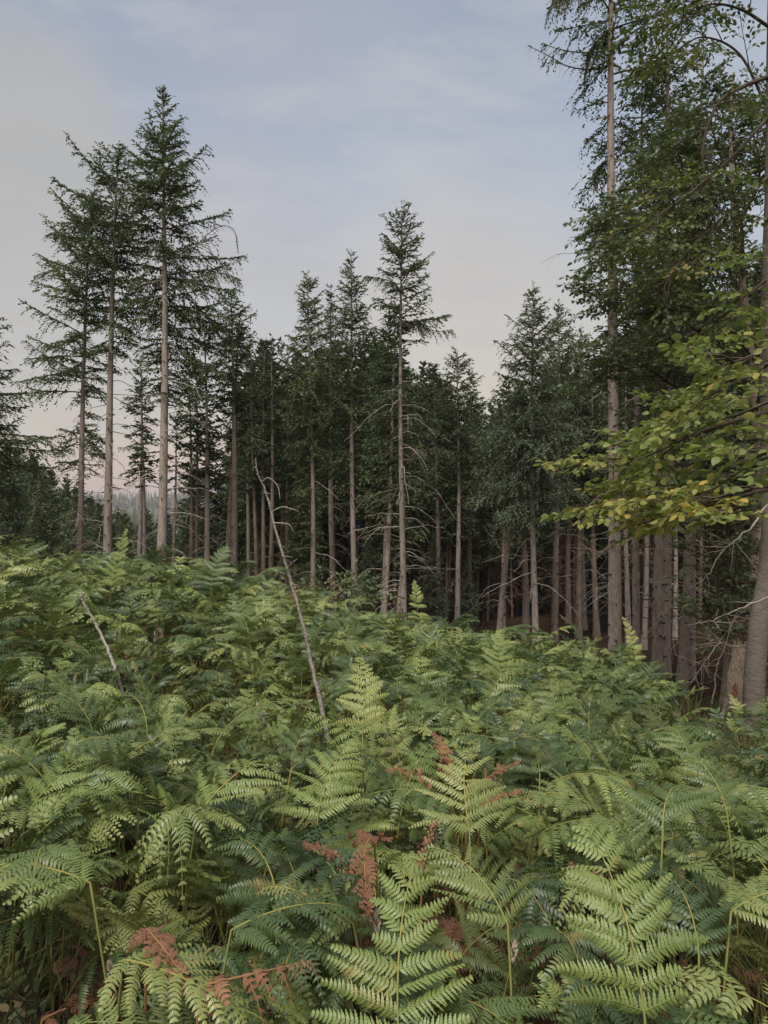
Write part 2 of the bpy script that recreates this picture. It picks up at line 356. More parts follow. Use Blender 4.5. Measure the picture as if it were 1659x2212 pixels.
def needles(mb, P, D, S, Ln, hang, rng, clump=0.085, step=0.05, wid=0.3, m=0, var=None, width_mode=True):
    """branchlets at P (n,3) along D with side vector S, length Ln, hanging by hang: feathered with needle clumps"""
    cnt = np.maximum(2, (Ln / step).astype(int)); idx = np.repeat(np.arange(len(P)), cnt)
    off = np.concatenate([np.arange(c) / c for c in cnt]); tot = len(idx)
    t = np.clip(off + rng.uniform(0, 0.03, tot), 0, 1)
    L = Ln[idx]; H = hang[idx]
    Q = P[idx] + D[idx] * (L * t)[:, None]; Q[:, 2] -= H * L * t * t
    dv = D[idx].copy(); dv[:, 2] -= 2 * H * t; dv /= np.linalg.norm(dv, axis=1)[:, None]
    sgn = rng.choice([-1, 1], tot)
    cd_ = dv * rng.uniform(0.55, 1.1, tot)[:, None] + S[idx] * (sgn * rng.uniform(0.3, 1.0, tot))[:, None]
    cd_[:, 2] += rng.uniform(-0.35, 0.45, tot)
    cd_ /= np.linalg.norm(cd_, axis=1)[:, None]
    nr = rng.normal(0, 1, (tot, 3)); nr[:, 2] += 1.0
    sv = np.cross(cd_, nr); sv /= np.linalg.norm(sv, axis=1)[:, None] + 1e-9
    cl = clump * rng.uniform(0.7, 1.4, tot) * (1.0 - 0.25 * t); cw = cl * wid * rng.uniform(0.8, 1.3, tot)
    A = Q; B = Q + cd_ * (cl * 0.45)[:, None] + sv * (cw * 0.5)[:, None]; C = Q + cd_ * cl[:, None]; E = Q + cd_ * (cl * 0.45)[:, None] - sv * (cw * 0.5)[:, None]
    V = np.stack([A, B, C, E], 1).reshape(-1, 3); Fq = np.arange(tot * 4).reshape(-1, 4)
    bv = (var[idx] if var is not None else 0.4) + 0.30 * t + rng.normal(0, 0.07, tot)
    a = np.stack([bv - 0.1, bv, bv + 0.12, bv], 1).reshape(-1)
    mb.add(V, Fq, np.clip(a, 0, 1), m)

def conifer_geo(seed, H, r0, zc, ext, axis, q=1.0, whorl=0.28, nb=7, droop=0.35, hang=0.5, clump=0.105, step=0.030, sec=0.072, gap=0.12, needle_wid=0.36, barebase=0.06, top_sparse=0.0, open_front=0.0):
    """crown mesh builder: mat 0 needles, mat 1 wood"""
    rng = np.random.default_rng(seed); mb = MB()
    z = zc; PP = []; DD = []; SS = []; LL = []; HH = []; VV = []
    while z < H * 0.992:
        f = (z - zc) / max(H - zc, 0.1)
        n = nb if f < 0.85 else max(3, nb - 2)
        ph0 = rng.uniform(0, 6.28)
        for k in range(n):
            if rng.random() < gap + top_sparse * f: continue
            phi = ph0 + k * 2 * np.pi / n + rng.normal(0, 0.25)
            if open_front and f < open_front and math.sin(phi) < -0.35 and rng.random() < 0.88: continue
            zz = z + rng.uniform(-0.9, 0.9) * whorl
            L = float(ext(zz, phi)) * rng.uniform(0.50, 1.25)
            if rng.random() < 0.07: L *= 1.22
            if L < 0.12: L = 0.12
            e0 = np.interp(f, [0, 0.45, 0.8, 1], [-0.05, 0.22, 0.55, 0.9]) + rng.normal(0, 0.20)
            dr = droop * np.interp(f, [0, 0.6, 1], [1.15, 0.8, 0.2]) * rng.uniform(0.6, 1.4); up = dr * rng.uniform(0.35, 0.8)
            m_ = 9; s = np.linspace(0, 1, m_)
            dx, dy = math.cos(phi), math.sin(phi); bend = rng.normal(0, 0.12)
            ax = axis(zz)
            zend = L * (e0 * s - dr * s ** 1.7 + up * s ** 3.2)
            rx = L * s * (1 - 0.10 * s)
            X = ax[0] + dx * rx - dy * bend * L * s * s; Yv = ax[1] + dy * rx + dx * bend * L * s * s
            P = np.stack([X, Yv, zz + zend], -1)
            tube(mb, P[::2] if q < 0.6 else P, np.linspace(0.010 + 0.008 * L, 0.004, m_)[::2] if q < 0.6 else np.linspace(0.010 + 0.008 * L, 0.004, m_), 3, 0.3, 1, cap=False)
            # branchlets
            s0 = barebase if L > 0.8 else 0.02
            ns = max(3, int(L * (1 - s0) / sec)); sp = np.linspace(s0, 0.98, ns) + rng.normal(0, 0.012, ns); sp = np.clip(sp, 0, 1)
            Pb = np.stack([np.interp(sp, s, P[:, i]) for i in range(3)], -1)
            T = np.gradient(P, axis=0); Tb = np.stack([np.interp(sp, s, T[:, i]) for i in range(3)], -1); Tb /= np.linalg.norm(Tb, axis=1)[:, None]
            side = np.array([-dy, dx, 0.0]); sg = np.where(np.arange(ns) % 2 == 0, 1, -1)[:, None]
            an = rng.uniform(0.6, 1.1, ns)[:, None]
            Db = Tb * np.cos(an) + side[None] * sg * np.sin(an); Db[:, 2] += rng.uniform(-0.15, 0.12, ns); Db /= np.linalg.norm(Db, axis=1)[:, None]
            Lb = (0.12 + 0.46 * L * (1 - sp) ** 0.8 * np.clip((sp - s0) * 5 + 0.35, 0, 1)); Lb = np.minimum(Lb, 0.75) * rng.uniform(0.6, 1.25, ns)
            v0 = rng.uniform(0.1, 0.75)
            PP.append(Pb); DD.append(Db); SS.append(np.cross(Db, [0, 0, 1.0]) + 1e-6); LL.append(Lb); HH.append(hang * rng.uniform(0.4, 1.7, ns) * np.clip(L / 1.2, 0.15, 1)); VV.append(np.full(ns, v0))
            # the branch axis itself and its tip are clothed too
            PP.append(P[m_ // 3:-1]); dd = np.diff(P, axis=0)[m_ // 3:]; ll = np.linalg.norm(dd, axis=1); PP[-1] = P[m_ // 3:-1]
            DD.append(dd / ll[:, None]); SS.append(np.tile(side, (len(ll), 1))); LL.append(ll * 1.05); HH.append(np.zeros(len(ll))); VV.append(np.full(len(ll), v0 + 0.1))
        z += whorl * (1.0 if f < 0.8 else 0.75) * rng.uniform(0.8, 1.2)
    # leader
    ax = axis(H * 0.985); PP.append(np.array([[ax[0], ax[1], H * 0.95]])); DD.append(np.array([[0.02, 0, 1.0]])); SS.append(np.array([[1.0, 0, 0]])); LL.append(np.array([H * 0.06])); HH.append(np.zeros(1)); VV.append(np.array([0.5]))
    S_ = np.concatenate(SS); S_ /= np.linalg.norm(S_, axis=1)[:, None]
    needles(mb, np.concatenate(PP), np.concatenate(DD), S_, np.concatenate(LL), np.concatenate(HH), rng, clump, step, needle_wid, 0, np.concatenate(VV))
    return mb

def trunk_geo(seed, H, r0, axis, n=12, knots=True, zk=6.0, zbot=-0.8):
    rng = np.random.default_rng(seed); mb = MB()
    zs = np.concatenate([[zbot, 0, 0.25], np.linspace(0.7, H, 26)])
    P = np.array([[*axis(z), z] for z in zs]); R = r0 * (1 - np.clip(zs, 0, H) / H) ** 0.8 + 0.006
    R[:3] = r0 * np.array([1.45, 1.28, 1.1]) + 0.01
    tube(mb, P, R, n, 0.5, 0, 0.025, rng)
    if knots:
        z = 0.6
        while z < zk:
            for k in range(rng.integers(2, 5)):
                ph = rng.uniform(0, 6.28); zz = z + rng.normal(0, 0.05); a = np.array([*axis(zz), zz]); r = r0 * (1 - zz / H) ** 0.8 + 0.01
                d = np.array([math.cos(ph), math.sin(ph), -0.15]); L = rng.uniform(0.03, 0.11) if rng.random() < 0.8 else rng.uniform(0.15, 0.35)
                tube(mb, np.array([a + d * (r - 0.015), a + d * (r + L * 0.5), a + d * (r + L)]), [r * 0.20, r * 0.12, r * 0.05], 5, 0.5, 1)
            z += rng.uniform(0.28, 0.5)
    return mb

def dead_branch_geo(mb, rng, p0, phi, L, r=0.012, m=0, sub=4, droop=0.5, up=0.2):
    s = np.linspace(0, 1, 9); bend = rng.normal(0, 0.25)
    d = np.array([math.cos(phi), math.sin(phi)]); n = np.array([-d[1], d[0]])
    kink = np.cumsum(rng.normal(0, 0.02, (9, 3)), axis=0) * L
    X = p0[0] + d[0] * L * s + n[0] * bend * L * s * s; Yv = p0[1] + d[1] * L * s + n[1] * bend * L * s * s; Z = p0[2] + L * (up * s - droop * s * s)
    P = np.stack([X, Yv, Z], -1) + kink
    tube(mb, P, np.linspace(r, r * 0.3, 9), 4, 0.5, m, cap=False)
    for _ in range(sub):
        i = rng.integers(2, 8); a = phi + rng.choice([-1, 1]) * rng.uniform(0.5, 1.1); l = L * rng.uniform(0.15, 0.45) * (1 - i / 12)
        t = np.linspace(0, 1, 5)
        Q = P[i] + np.stack([np.cos(a) * l * t, np.sin(a) * l * t, l * (rng.uniform(-0.3, 0.1) * t - rng.uniform(0.2, 0.9) * t * t)], -1)
        tube(mb, Q, np.linspace(r * 0.5, r * 0.2, 5), 3, 0.5, m, cap=False)

def make_axis(H, dx, dy, seed, wob=0.05):
    rng = np.random.default_rng(seed); a1, a2 = rng.uniform(0, 6.28, 2)
    def ax(z):
        t = z / H
        return (dx * t + wob * math.sin(t * 5 + a1) - wob * math.sin(a1), dy * t + wob * math.sin(t * 4 + a2) - wob * math.sin(a2))
    return ax

def hero_conifer(name, label, cat, group, seed, Y, ub, ut, vt, wpx, knots, vbase=1092, needle=None, bark=None, dead=(0, 0, 0), curve=0.0, **kw):
    """knots: (v, left px, right px) of the crown as seen; wpx: trunk width in px at eye level"""
    x0 = (ub - U0) / FPX * Y; z0 = g1(x0, Y); k = Y / FPX
    zof = lambda v: CZ + (VH - v) * k - z0
    H = zof(vt); r0 = 0.385 * wpx * k / (max(0.3, 1 - zof(vbase) / H)) ** 0.8
    ax = make_axis(H, (ut - ub) * k, 0.0, seed, 0.05)
    if group == GA: kw['top_sparse'] = kw.get('top_sparse', 0.12)
    root = empty(name, (x0, Y, z0), label, cat, group)
    wf = 1.04 if seed in (11, 12, 13, 20, 14) else 1.0
    kn = [(zof(v), l * k * wf, r * k * wf) for v, l, r in knots]
    if seed in (11, 12, 13, 14, 17, 19): kw['sec'] = 0.058
    if seed in (13, 20, 25): kw['open_front'] = 0.55
    if seed == 22: kw['open_front'] = 0.12; kw['sec'] = 0.062; kw['hang'] = 0.8
    if seed in (11, 12, 17, 19, 21, 23): kw['open_front'] = 0.30
    ext = extent_fn(kn); zc = min(a for a, _, _ in kn)
    trunk_geo(seed, H, r0, ax, zk=zc + (H - zc) * 0.35).build('trunk', [bark or M_BARK, M_KNOT], root, smooth=True)
    conifer_geo(seed + 1, H, r0, zc, ext, ax, **kw).build('crown', [needle or M_NEEDLE, M_TWIG], root)
    rng = np.random.default_rng(seed + 2); nd, za, zb = dead
    for i in range(nd):
        zz = za + (zb - za) * (i + rng.uniform(0, 1)) / nd; phi = rng.uniform(0, 6.28); mb = MB()
        r = r0 * (1 - zz / H) ** 0.8
        dead_branch_geo(mb, rng, (ax(zz)[0] + math.cos(phi) * r * 0.8, ax(zz)[1] + math.sin(phi) * r * 0.8, zz), phi, rng.uniform(0.5, 1.7), rng.uniform(0.008, 0.014), 0, rng.integers(2, 6), rng.uniform(0.15, 0.8), rng.uniform(-0.1, 0.35))
        mb.build('dead_branch', [M_DEADW if rng.random() < 0.65 else M_DEADWD], root, smooth=True)
    return root

GA = 'tall conifers along the edge of the clearing'
HEROES = [
 # name label seed Y ub ut vt w knots opts
 ("spruce_tree", "leaning leftmost conifer of the left clump with long branches sweeping to the left", 11, 22, 164, 200, 425, 15,
    [(1010, 55, 45), (960, 90, 55), (880, 110, 50), (760, 130, 45), (600, 125, 60), (520, 90, 60), (440, 25, 25), (425, 5, 5)], dict(nb=6, gap=0.10, droop=0.25, dead=(26, 2.2, 6.5), barebase=0.22)),
 ("spruce_tree", "dark barked conifer between the leaning leftmost one and the tallest pale trunk at left", 12, 21, 226, 258, 318, 21,
    [(770, 40, 45), (700, 110, 70), (560, 135, 75), (450, 110, 65), (380, 60, 55), (330, 25, 25), (318, 6, 6)], dict(nb=6, gap=0.08, droop=0.22, dead=(32, 2.5, 8.3), bark=M_BARK)),
 ("douglas_fir", "tallest conifer of the left clump with pale pinkish trunk and thin pointed top", 13, 20, 343, 351, 196, 24,
    [(860, 20, 60), (800, 45, 110), (700, 75, 150), (600, 110, 165), (520, 95, 140), (430, 70, 115), (345, 75, 100), (312, 45, 55), (300, 14, 24), (230, 17, 22), (196, 4, 4)], dict(nb=8, gap=0.08, droop=0.30, dead=(60, 2.0, 10.5), hang=0.6)),
 ("spruce_tree", "slim conifer with hanging foliage right of the tallest left trunk, crown ending below it", 14, 24, 503, 500, 640, 15,
    [(880, 30, 25), (800, 75, 50), (720, 70, 55), (670, 40, 35), (640, 5, 5)], dict(nb=7, gap=0.05, hang=0.9, dead=(14, 3.0, 8.0))),
 ("spruce_tree", "small half hidden conifer in the gap between the dark trunk and the tallest left trunk", 15, 27, 296, 300, 775, 10,
    [(1010, 45, 25), (930, 50, 30), (860, 42, 34), (800, 22, 20), (775, 4, 4)], dict(nb=5, gap=0.12, dead=(8, 2, 5))),
 ("spruce_tree", "conifer cut by the left edge of the picture, its crown reaching in from the side", 16, 20, -75, -60, 640, 16,
    [(1080, 60, 110), (990, 90, 190), (900, 90, 165), (800, 70, 110), (740, 50, 75), (640, 5, 5)], dict(nb=7, gap=0.06, droop=0.30, dead=(5, 2, 4))),
 ("spruce_tree", "narrow spired conifer left of centre whose lower branches hang as a bright green curtain", 17, 26, 676, 664, 594, 11.5,
    [(1160, 15, 10), (1050, 50, 20), (960, 55, 35), (860, 60, 55), (760, 55, 50), (690, 38, 36), (640, 24, 24), (594, 4, 4)], dict(nb=7, gap=0.05, hang=0.7, dead=(8, 2, 7))),
 ("spruce_tree", "conifer with a short dark spike top between two taller spires left of centre", 18, 29, 724, 712, 618, 13,
    [(1010, 30, 35), (900, 55, 50), (800, 50, 48), (720, 36, 36), (670, 14, 14), (618, 3, 3)], dict(nb=7, gap=0.04, hang=0.6, dead=(6, 2, 6))),
 ("spruce_tree", "conifer with a sparse wispy spire just left of the tall central one", 19, 26, 771, 757, 548, 13,
    [(1080, 35, 40), (960, 60, 55), (860, 70, 60), (760, 66, 60), (690, 55, 50), (650, 30, 30), (600, 20, 22), (548, 4, 4)], dict(nb=7, gap=0.05, hang=0.6, top_sparse=0.15, dead=(7, 2, 6))),
 ("douglas_fir", "tall central conifer with straight pink barked trunk and a ragged pointed crown", 20, 22, 873, 871, 443, 13.5,
    [(1075, 30, 95), (1010, 60, 65), (900, 75, 80), (800, 62, 92), (715, 50, 108), (640, 52, 78), (600, 88, 60), (560, 40, 58), (500, 34, 44), (460, 17, 18), (443, 4, 4)], dict(nb=6, gap=0.10, droop=0.25, hang=0.45, dead=(48, 2.0, 8.3))),
 ("spruce_tree", "lower broad conifer right of the tall central one, before the dip in the treetops", 21, 30, 988, 985, 762, 10,
    [(1120, 40, 40), (1000, 62, 60), (900, 66, 62), (830, 48, 45), (790, 24, 24), (762, 4, 4)], dict(nb=7, gap=0.03, dead=(6, 2, 6))),
 ("spruce_tree", "pale green conifer with the taller spire right of the dip in the treetops", 22, 24, 1158, 1150, 618, 12.5,
    [(1150, 90, 60), (1060, 135, 85), (960, 120, 90), (850, 95, 82), (760, 62, 60), (700, 44, 42), (650, 16, 18), (618, 3, 3)], dict(nb=7, gap=0.04, droop=0.3, needle=M_NEEDLEB, dead=(20, 1.6, 5.2))),
 ("spruce_tree", "conifer with a bluish feathery spire between the taller spire and the big right trunk", 23, 27, 1198, 1205, 654, 13,
    [(1060, 60, 70), (940, 70, 80), (850, 60, 66), (780, 48, 52), (720, 34, 36), (690, 16, 18), (654, 3, 3)], dict(nb=7, gap=0.04, needle=M_NEEDLEB, dead=(20, 1.6, 5.5))),
 ("spruce_tree", "dense lower conifer filling in just left of the big right trunk", 24, 31, 1262, 1255, 712, 10,
    [(1080, 70, 70), (960, 66, 70), (860, 56, 62), (780, 38, 42), (740, 20, 22), (712, 3, 3)], dict(nb=7, gap=0.03, dead=(5, 1.6, 5.5))),
 ("spruce_tree", "huge spruce at right with thick pinkish trunk running out of the top of the picture", 25, 15, 1328, 1330, -420, 32,
    [(860, 0, 40), (700, 10, 150), (560, 25, 220), (400, 28, 240), (250, 35, 230), (170, 60, 220), (120, 95, 200), (40, 130, 190), (-100, 130, 170), (-250, 80, 100), (-420, 5, 5)],
    dict(nb=5, gap=0.40, droop=0.35, hang=1.0, clump=0.10, step=0.034, sec=0.075, dead=(18, 1.6, 8.8), barebase=0.12)),
 ("spruce_tree", "slimmer pinkish trunk immediately right of the huge right spruce, crown in its shade", 26, 17, 1376, 1380, 60, 17,
    [(700, 30, 60), (500, 90, 110), (300, 90, 110), (150, 50, 60), (60, 4, 4)], dict(nb=5, gap=0.45, hang=0.9, needle=M_NEEDLE, dead=(14, 1.2, 6))),
 ("spruce_tree", "thick reddish trunk second right of the huge spruce, pushing into oak leaves above", 27, 15.6, 1421, 1432, -40, 26,
    [(700, 40, 80), (500, 70, 150), (300, 80, 160), (100, 60, 80), (-40, 4, 4)], dict(nb=5, gap=0.45, hang=0.9, needle=M_NEEDLE, dead=(22, 1.0, 6))),
 ("spruce_tree", "brown trunk touching the thick reddish trunk on its right side", 28, 16.5, 1439, 1444, 260, 17,
    [(640, 60, 80), (480, 70, 90), (340, 30, 30), (260, 4, 4)], dict(nb=5, gap=0.45, hang=0.9, needle=M_NEEDLE, dead=(10, 1.0, 5))),
 ("spruce_tree", "slightly leaning trunk at the right end of the row, nearest the bare brushy twigs", 29, 14.6, 1472, 1530, 60, 21,
    [(640, 60, 100), (480, 80, 120), (260, 60, 80), (60, 4, 4)], dict(nb=5, gap=0.45, hang=0.9, needle=M_NEEDLE, dead=(26, 0.8, 5.5))),
 ("spruce_tree", "narrow trunk half behind the slightly leaning one at the right end of the row", 30, 16, 1494, 1505, 220, 14,
    [(620, 50, 60), (450, 60, 70), (220, 4, 4)], dict(nb=5, gap=0.45, hang=0.9, needle=M_NEEDLE, dead=(14, 0.8, 5))),
]
HR = {}
for name, label, seed, Y, ub, ut, vt, wp, kn, opt in HEROES:
    HR[seed] = hero_conifer(name, label, 'tree', GA, seed, Y, ub, ut, vt, wp, kn, **opt)
def long_limb(seed, pts, r, lush, hang, rs, tip_only=0.0):
    """one conspicuous limb of a hero tree, with hanging needled or bare twigs"""
    root = HR[seed]; b = np.array(root.location); rng = np.random.default_rng(rs); C = smooth_poly(np.array([px(*p) for p in pts]) - b, 26); mb = MB()
    tube(mb, C, np.linspace(r, r * 0.3, 26), 5, .5, 1, .05, rng, cap=False); T = np.gradient(C, axis=0); T /= np.linalg.norm(T, axis=1)[:, None]
    n = int(len(C) * 3 * max(lush, .6)); t = rng.uniform(0.12, 1, n); i = (t * 25).astype(int); sd = np.cross(T[i], [0, 0, 1.0]); sg = rng.choice([-1, 1], n)[:, None]
    D = T[i] * rng.uniform(0.3, 0.9, (n, 1)) + sd * sg * 0.6; D[:, 2] -= rng.uniform(0.1, 0.8, n) * (1 if hang > .3 else 0.3); D /= np.linalg.norm(D, axis=1)[:, None]; L = rng.uniform(0.15, 0.5, n) * (1.05 - t * 0.5)
    for k in range(n):
        s_ = np.linspace(0, 1, 4); Q = C[i[k]] + D[k] * (L[k] * s_)[:, None]; Q[:, 2] -= hang * L[k] * s_ ** 2; tube(mb, Q, [.0035, .003, .002, .001], 3, .5, 1, cap=False)
    m = (rng.random(n) < lush) & (t > tip_only)
    if m.sum(): needles(mb, C[i[m]], D[m], np.cross(D[m], [0, 0, 1.0]) + 1e-6, L[m], np.full(m.sum(), hang), rng, 0.08, 0.03, 0.36, 0, rng.uniform(.2, .7, m.sum()))
    mb.build('limb', [M_NEEDLE, M_TWIG], root)
long_limb(25, [(1326, 133, 15), (1300, 146, 15.1), (1270, 150, 15.2), (1224, 142, 15.3), (1188, 122, 15.4), (1140, 98, 15.4)], .022, 0.35, .5, 1)
long_limb(25, [(1326, 100, 15), (1290, 112, 15), (1240, 112, 14.9), (1200, 104, 14.8), (1172, 92, 14.8)], .018, 0.55, .9, 2)
long_limb(25, [(1326, 10, 15), (1290, -25, 14.8), (1245, -20, 14.7), (1205, 0, 14.6), (1182, 20, 14.6)], .022, 0.95, 1.2, 3)
long_limb(25, [(1326, -40, 15), (1280, -60, 15.2), (1240, -50, 15.3), (1220, -20, 15.4)], .022, 0.95, 1.3, 4)
long_limb(25, [(1326, 60, 15), (1305, 75, 15.2), (1275, 110, 15.4), (1262, 160, 15.4)], .02, 1.0, .9, 5)
long_limb(25, [(1332, 440, 15), (1300, 470, 14.8), (1270, 540, 14.7)], .018, 0.9, .6, 6)
long_limb(25, [(1332, 330, 15), (1305, 350, 15.2), (1285, 372, 15.3)], .015, 0.9, .6, 7)
long_limb(13, [(400, 560, 20), (450, 505, 19.8), (485, 488, 19.7), (506, 498, 19.7), (513, 530, 19.7)], .011, 0.7, .25, 8, 0.85)
long_limb(13, [(345, 640, 20), (420, 600, 19.5), (480, 590, 19.3), (520, 605, 19.2)], .02, 0.95, .6, 9)
long_limb(20, [(873, 705, 22), (900, 700, 21.8), (940, 715, 21.6), (978, 712, 21.5)], .02, 0.95, .5, 10)
long_limb(20, [(873, 960, 22), (900, 975, 21.6), (940, 968, 21.4), (978, 975, 21.3)], .02, 0.95, .6, 11, .3)
long_limb(20, [(873, 640, 22), (850, 610, 21.8), (815, 600, 21.7), (790, 596, 21.7)], .018, 0.95, .5, 12)
long_limb(12, [(240, 470, 21), (190, 480, 20.6), (140, 495, 20.4), (100, 508, 20.3)], .022, 0.95, .5, 13)
long_limb(12, [(238, 560, 21), (180, 560, 20.6), (120, 580, 20.4), (72, 597, 20.3)], .022, 0.95, .5, 14)
long_limb(11, [(180, 820, 22), (140, 790, 21.6), (95, 765, 21.4), (55, 735, 21.3)], .022, 0.95, .5, 15)

# thin bare stems standing between the tall ones: (u base, u top at v, Y, width)
STEMS = [
 ("thin pole trunk just right of the dark trunk in the left gap", 311, 306, 26, 8, 820), ("spindly trunk between the tallest left trunk and the paired thin stems", 371, 374, 30, 6, 900),
 ("left one of the paired thin trunks before the distant hillside", 413, 409, 27, 9, 760), ("right one of the paired thin trunks before the distant hillside", 427, 424, 27, 8, 780),
 ("pinkish thin trunk standing alone between the paired stems and the slim hanging conifer", 452, 444, 24, 12, 700), ("olive green trunk leaning beside the slim hanging conifer", 487, 500, 24.5, 12, 690),
 ("thin trunk right behind the slim hanging conifer", 534, 535, 32, 8, 760), ("brown trunk crossed by the top of the pale dead pole", 556, 551, 30, 8, 740),
 ("brown trunk just right of the dead pole's top", 566, 571, 30, 9, 740), ("brown trunk below the hooked twig of the dead pole", 580, 583, 29, 10, 730), ("dark trunk right of the hooked twig of the dead pole", 604, 606, 34, 9, 740),
 ("dark trunk beside the side twigs of the dead pole", 624, 622, 34, 9, 760), ("trunk with split pale streak left of the twin leaning trunk", 822, 834, 25.5, 8, 690), ("rightward leaning twin trunk left of the tall central conifer", 824, 842, 25, 11, 660),
 ("thin crooked pole trunk with bare twigs beside the tall central conifer", 854, 864, 24, 6, 1000), ("short trunk among low green spruce branches right of centre", 945, 941, 30, 10, 800), ("dim trunk in the dark opening right of centre", 1016, 1014, 38, 9, 800),
 ("pale slanting trunk leaning right in the dark opening", 1077, 1098, 26, 10, 850), ("upright thin trunk behind the slanting one", 1088, 1086, 31, 8, 850), ("narrow trunk left of the pair under the taller right spire", 1136, 1131, 26, 11, 860),
 ("dim trunk right of the pair under the bluish spire", 1229, 1227, 34, 9, 860), ("brown trunk midway between the bluish spire and the huge spruce", 1250, 1247, 28, 10, 840), ("last dim trunk left of the huge spruce", 1289, 1283, 28, 10, 840),
 ("thin dark trunk directly right of the huge spruce in deep shade", 1358, 1356, 24, 9, 800), ("shaded trunk behind the two right hand reddish trunks", 1391, 1392, 22, 9, 780), ("dark stem between the reddish trunk pair and the leaning one", 1458, 1456, 26, 8, 780),
]
for i, (lab, ub, ut, Y, wp, vt) in enumerate(STEMS):
    k = Y / FPX; half = 46 if i not in (14,) else 12
    hero_conifer('spruce_tree', lab, 'tree', 'slim spruce trunks between the tall conifers', 100 + i * 7, Y, ub, ut + (ut - ub) * 0.9, vt, wp,
        [(1040 if ub < 800 else 1110, half * 0.7, half * 0.7), (940, half, half), (vt + 60, half * 0.7, half * 0.7), (vt, 4, 4)] if i != 14 else [(1060, 12, 12), (1000, 4, 4)],
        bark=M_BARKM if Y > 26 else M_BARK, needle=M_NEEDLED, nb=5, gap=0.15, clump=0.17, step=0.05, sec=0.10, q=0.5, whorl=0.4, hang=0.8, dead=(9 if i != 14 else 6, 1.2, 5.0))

# background stand: shared trees
def bg_tree_meshes(seed, H, zc, rad, needle, bark, deadn=26):
    rng = np.random.default_rng(seed); ax = make_axis(H, rng.uniform(-.5, .5), 0, seed, 0.06)
    ext = extent_fn([(zc, rad * 0.75, rad * 0.75), (zc + (H - zc) * 0.35, rad, rad), (zc + (H - zc) * 0.75, rad * 0.5, rad * 0.5), (H, 0.05, 0.05)])
    cr = conifer_geo(seed, H, 0.15, zc, ext, ax, q=0.5, whorl=0.42, nb=7, clump=0.22, step=0.065, sec=0.13, gap=0.05, needle_wid=0.42, hang=0.6, droop=0.3); crm = cr.mesh('crown', [needle, M_TWIG])
    tm = trunk_geo(seed, H, 0.088, ax, n=8, zk=zc, zbot=-1.5)
    for i in range(deadn):
        zz = rng.uniform(1.0, zc + 0.5); phi = rng.uniform(0, 6.28)
        dead_branch_geo(tm, rng, (*ax(zz), zz), phi, rng.uniform(0.6, 1.7), 0.012, 2, 3, rng.uniform(0.2, 0.9), 0.1)
    tk = tm.mesh('trunk', [bark, M_KNOT, M_DEADWD]); n0 = cr.n
    for v_, a_ in zip(tm.v, tm.a): cr.v.append(v_); cr.a.append(a_)
    for f_, m_ in zip(tm.f, tm.m): cr.f.append(f_ + n0); cr.m.append(m_ + 2)
    return crm, tk, cr.mesh('whole_tree', [needle, M_TWIG, bark, M_KNOT, M_DEADWD])
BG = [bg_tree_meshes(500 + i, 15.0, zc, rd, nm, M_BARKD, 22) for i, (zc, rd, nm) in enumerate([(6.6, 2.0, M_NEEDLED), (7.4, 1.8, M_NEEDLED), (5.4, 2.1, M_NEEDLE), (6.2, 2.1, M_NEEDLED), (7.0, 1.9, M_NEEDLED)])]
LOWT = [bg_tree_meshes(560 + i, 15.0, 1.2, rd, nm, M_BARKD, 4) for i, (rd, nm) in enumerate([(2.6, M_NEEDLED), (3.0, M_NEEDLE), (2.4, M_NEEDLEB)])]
DEEP = []
def place_bg(lib, i, x, y, H, label, group, rz):
    if y > 57:
        DEEP.append((x, y, g1(x, y) - 0.2, rz, H / 15.0, (0 if lib is BG else len(BG)) + i % len(lib))); return
    z = g1(x, y); r = empty('spruce_tree', (x, y, z - 0.2), label, 'tree', group, rz, H / 15.0)
    cr, tk, _ = lib[i % len(lib)]
    o = bpy.data.objects.new('trunk', tk); COL.objects.link(o); o.parent = r
    o = bpy.data.objects.new('crown', cr); COL.objects.link(o); o.parent = r
rng = np.random.default_rng(77)
TOPV = np.array([(330, 990), (420, 880), (520, 735), (570, 712), (605, 708), (650, 735), (700, 720), (760, 700), (830, 690), (900, 735), (1000, 800), (1050, 830), (1080, 800), (1150, 740), (1230, 740), (1300, 800), (1360, 600), (1700, 500)], float)
placed = []
def ok(x, y, d):
    for a, b in placed:
        if (a - x) ** 2 + (b - y) ** 2 < d * d: return False
    placed.append((x, y)); return True
nbg = 0
for tries in range(4000):
    if nbg >= 215: break
    Y = rng.uniform(28, 75) if rng.random() < 0.75 else rng.uniform(75, 100); u = rng.uniform(345, 1760)
    if u < 520 and Y > 46: continue
    if u < 1320 and Y < 34: continue
    x = (u - U0) / FPX * Y
    if not ok(x, Y, 1.9): continue
    vt = np.interp(u, TOPV[:, 0], TOPV[:, 1]) + rng.uniform(5, 110) + max(0, (Y - 45)) * 1.2
    H = CZ + (VH - vt) / FPX * Y - g1(x, Y)
    H = min(max(H, 9), 27)
    BS = ["right of the tallest left trunk", "behind the slim hanging conifer", "behind the dead pole's tip", "behind the narrow spired conifer", "behind the wispy spire", "behind the tall central conifer", "above the dark opening right of centre", "below the dip in the treetops", "behind the taller right spire", "behind the bluish spire", "behind the huge right spruce", "behind the reddish right hand trunks", "behind the beech and oaks at right"]
    si = int(np.searchsorted([450, 540, 620, 700, 800, 920, 1010, 1090, 1190, 1290, 1370, 1510], u)); dp = 'front' if Y < 35 else 'second' if Y < 43 else 'middle' if Y < 54 else 'back' if Y < 68 else 'deepest'
    lab = f"dark spruce, {dp} rows of the stand, {BS[si]}"; grp = f"packed dark spruces, {dp} rows, {BS[si]}"
    place_bg(BG, rng.integers(0, 5), x, Y, H, lab, grp, rng.uniform(0, 6.28)); nbg += 1
nfill = 0
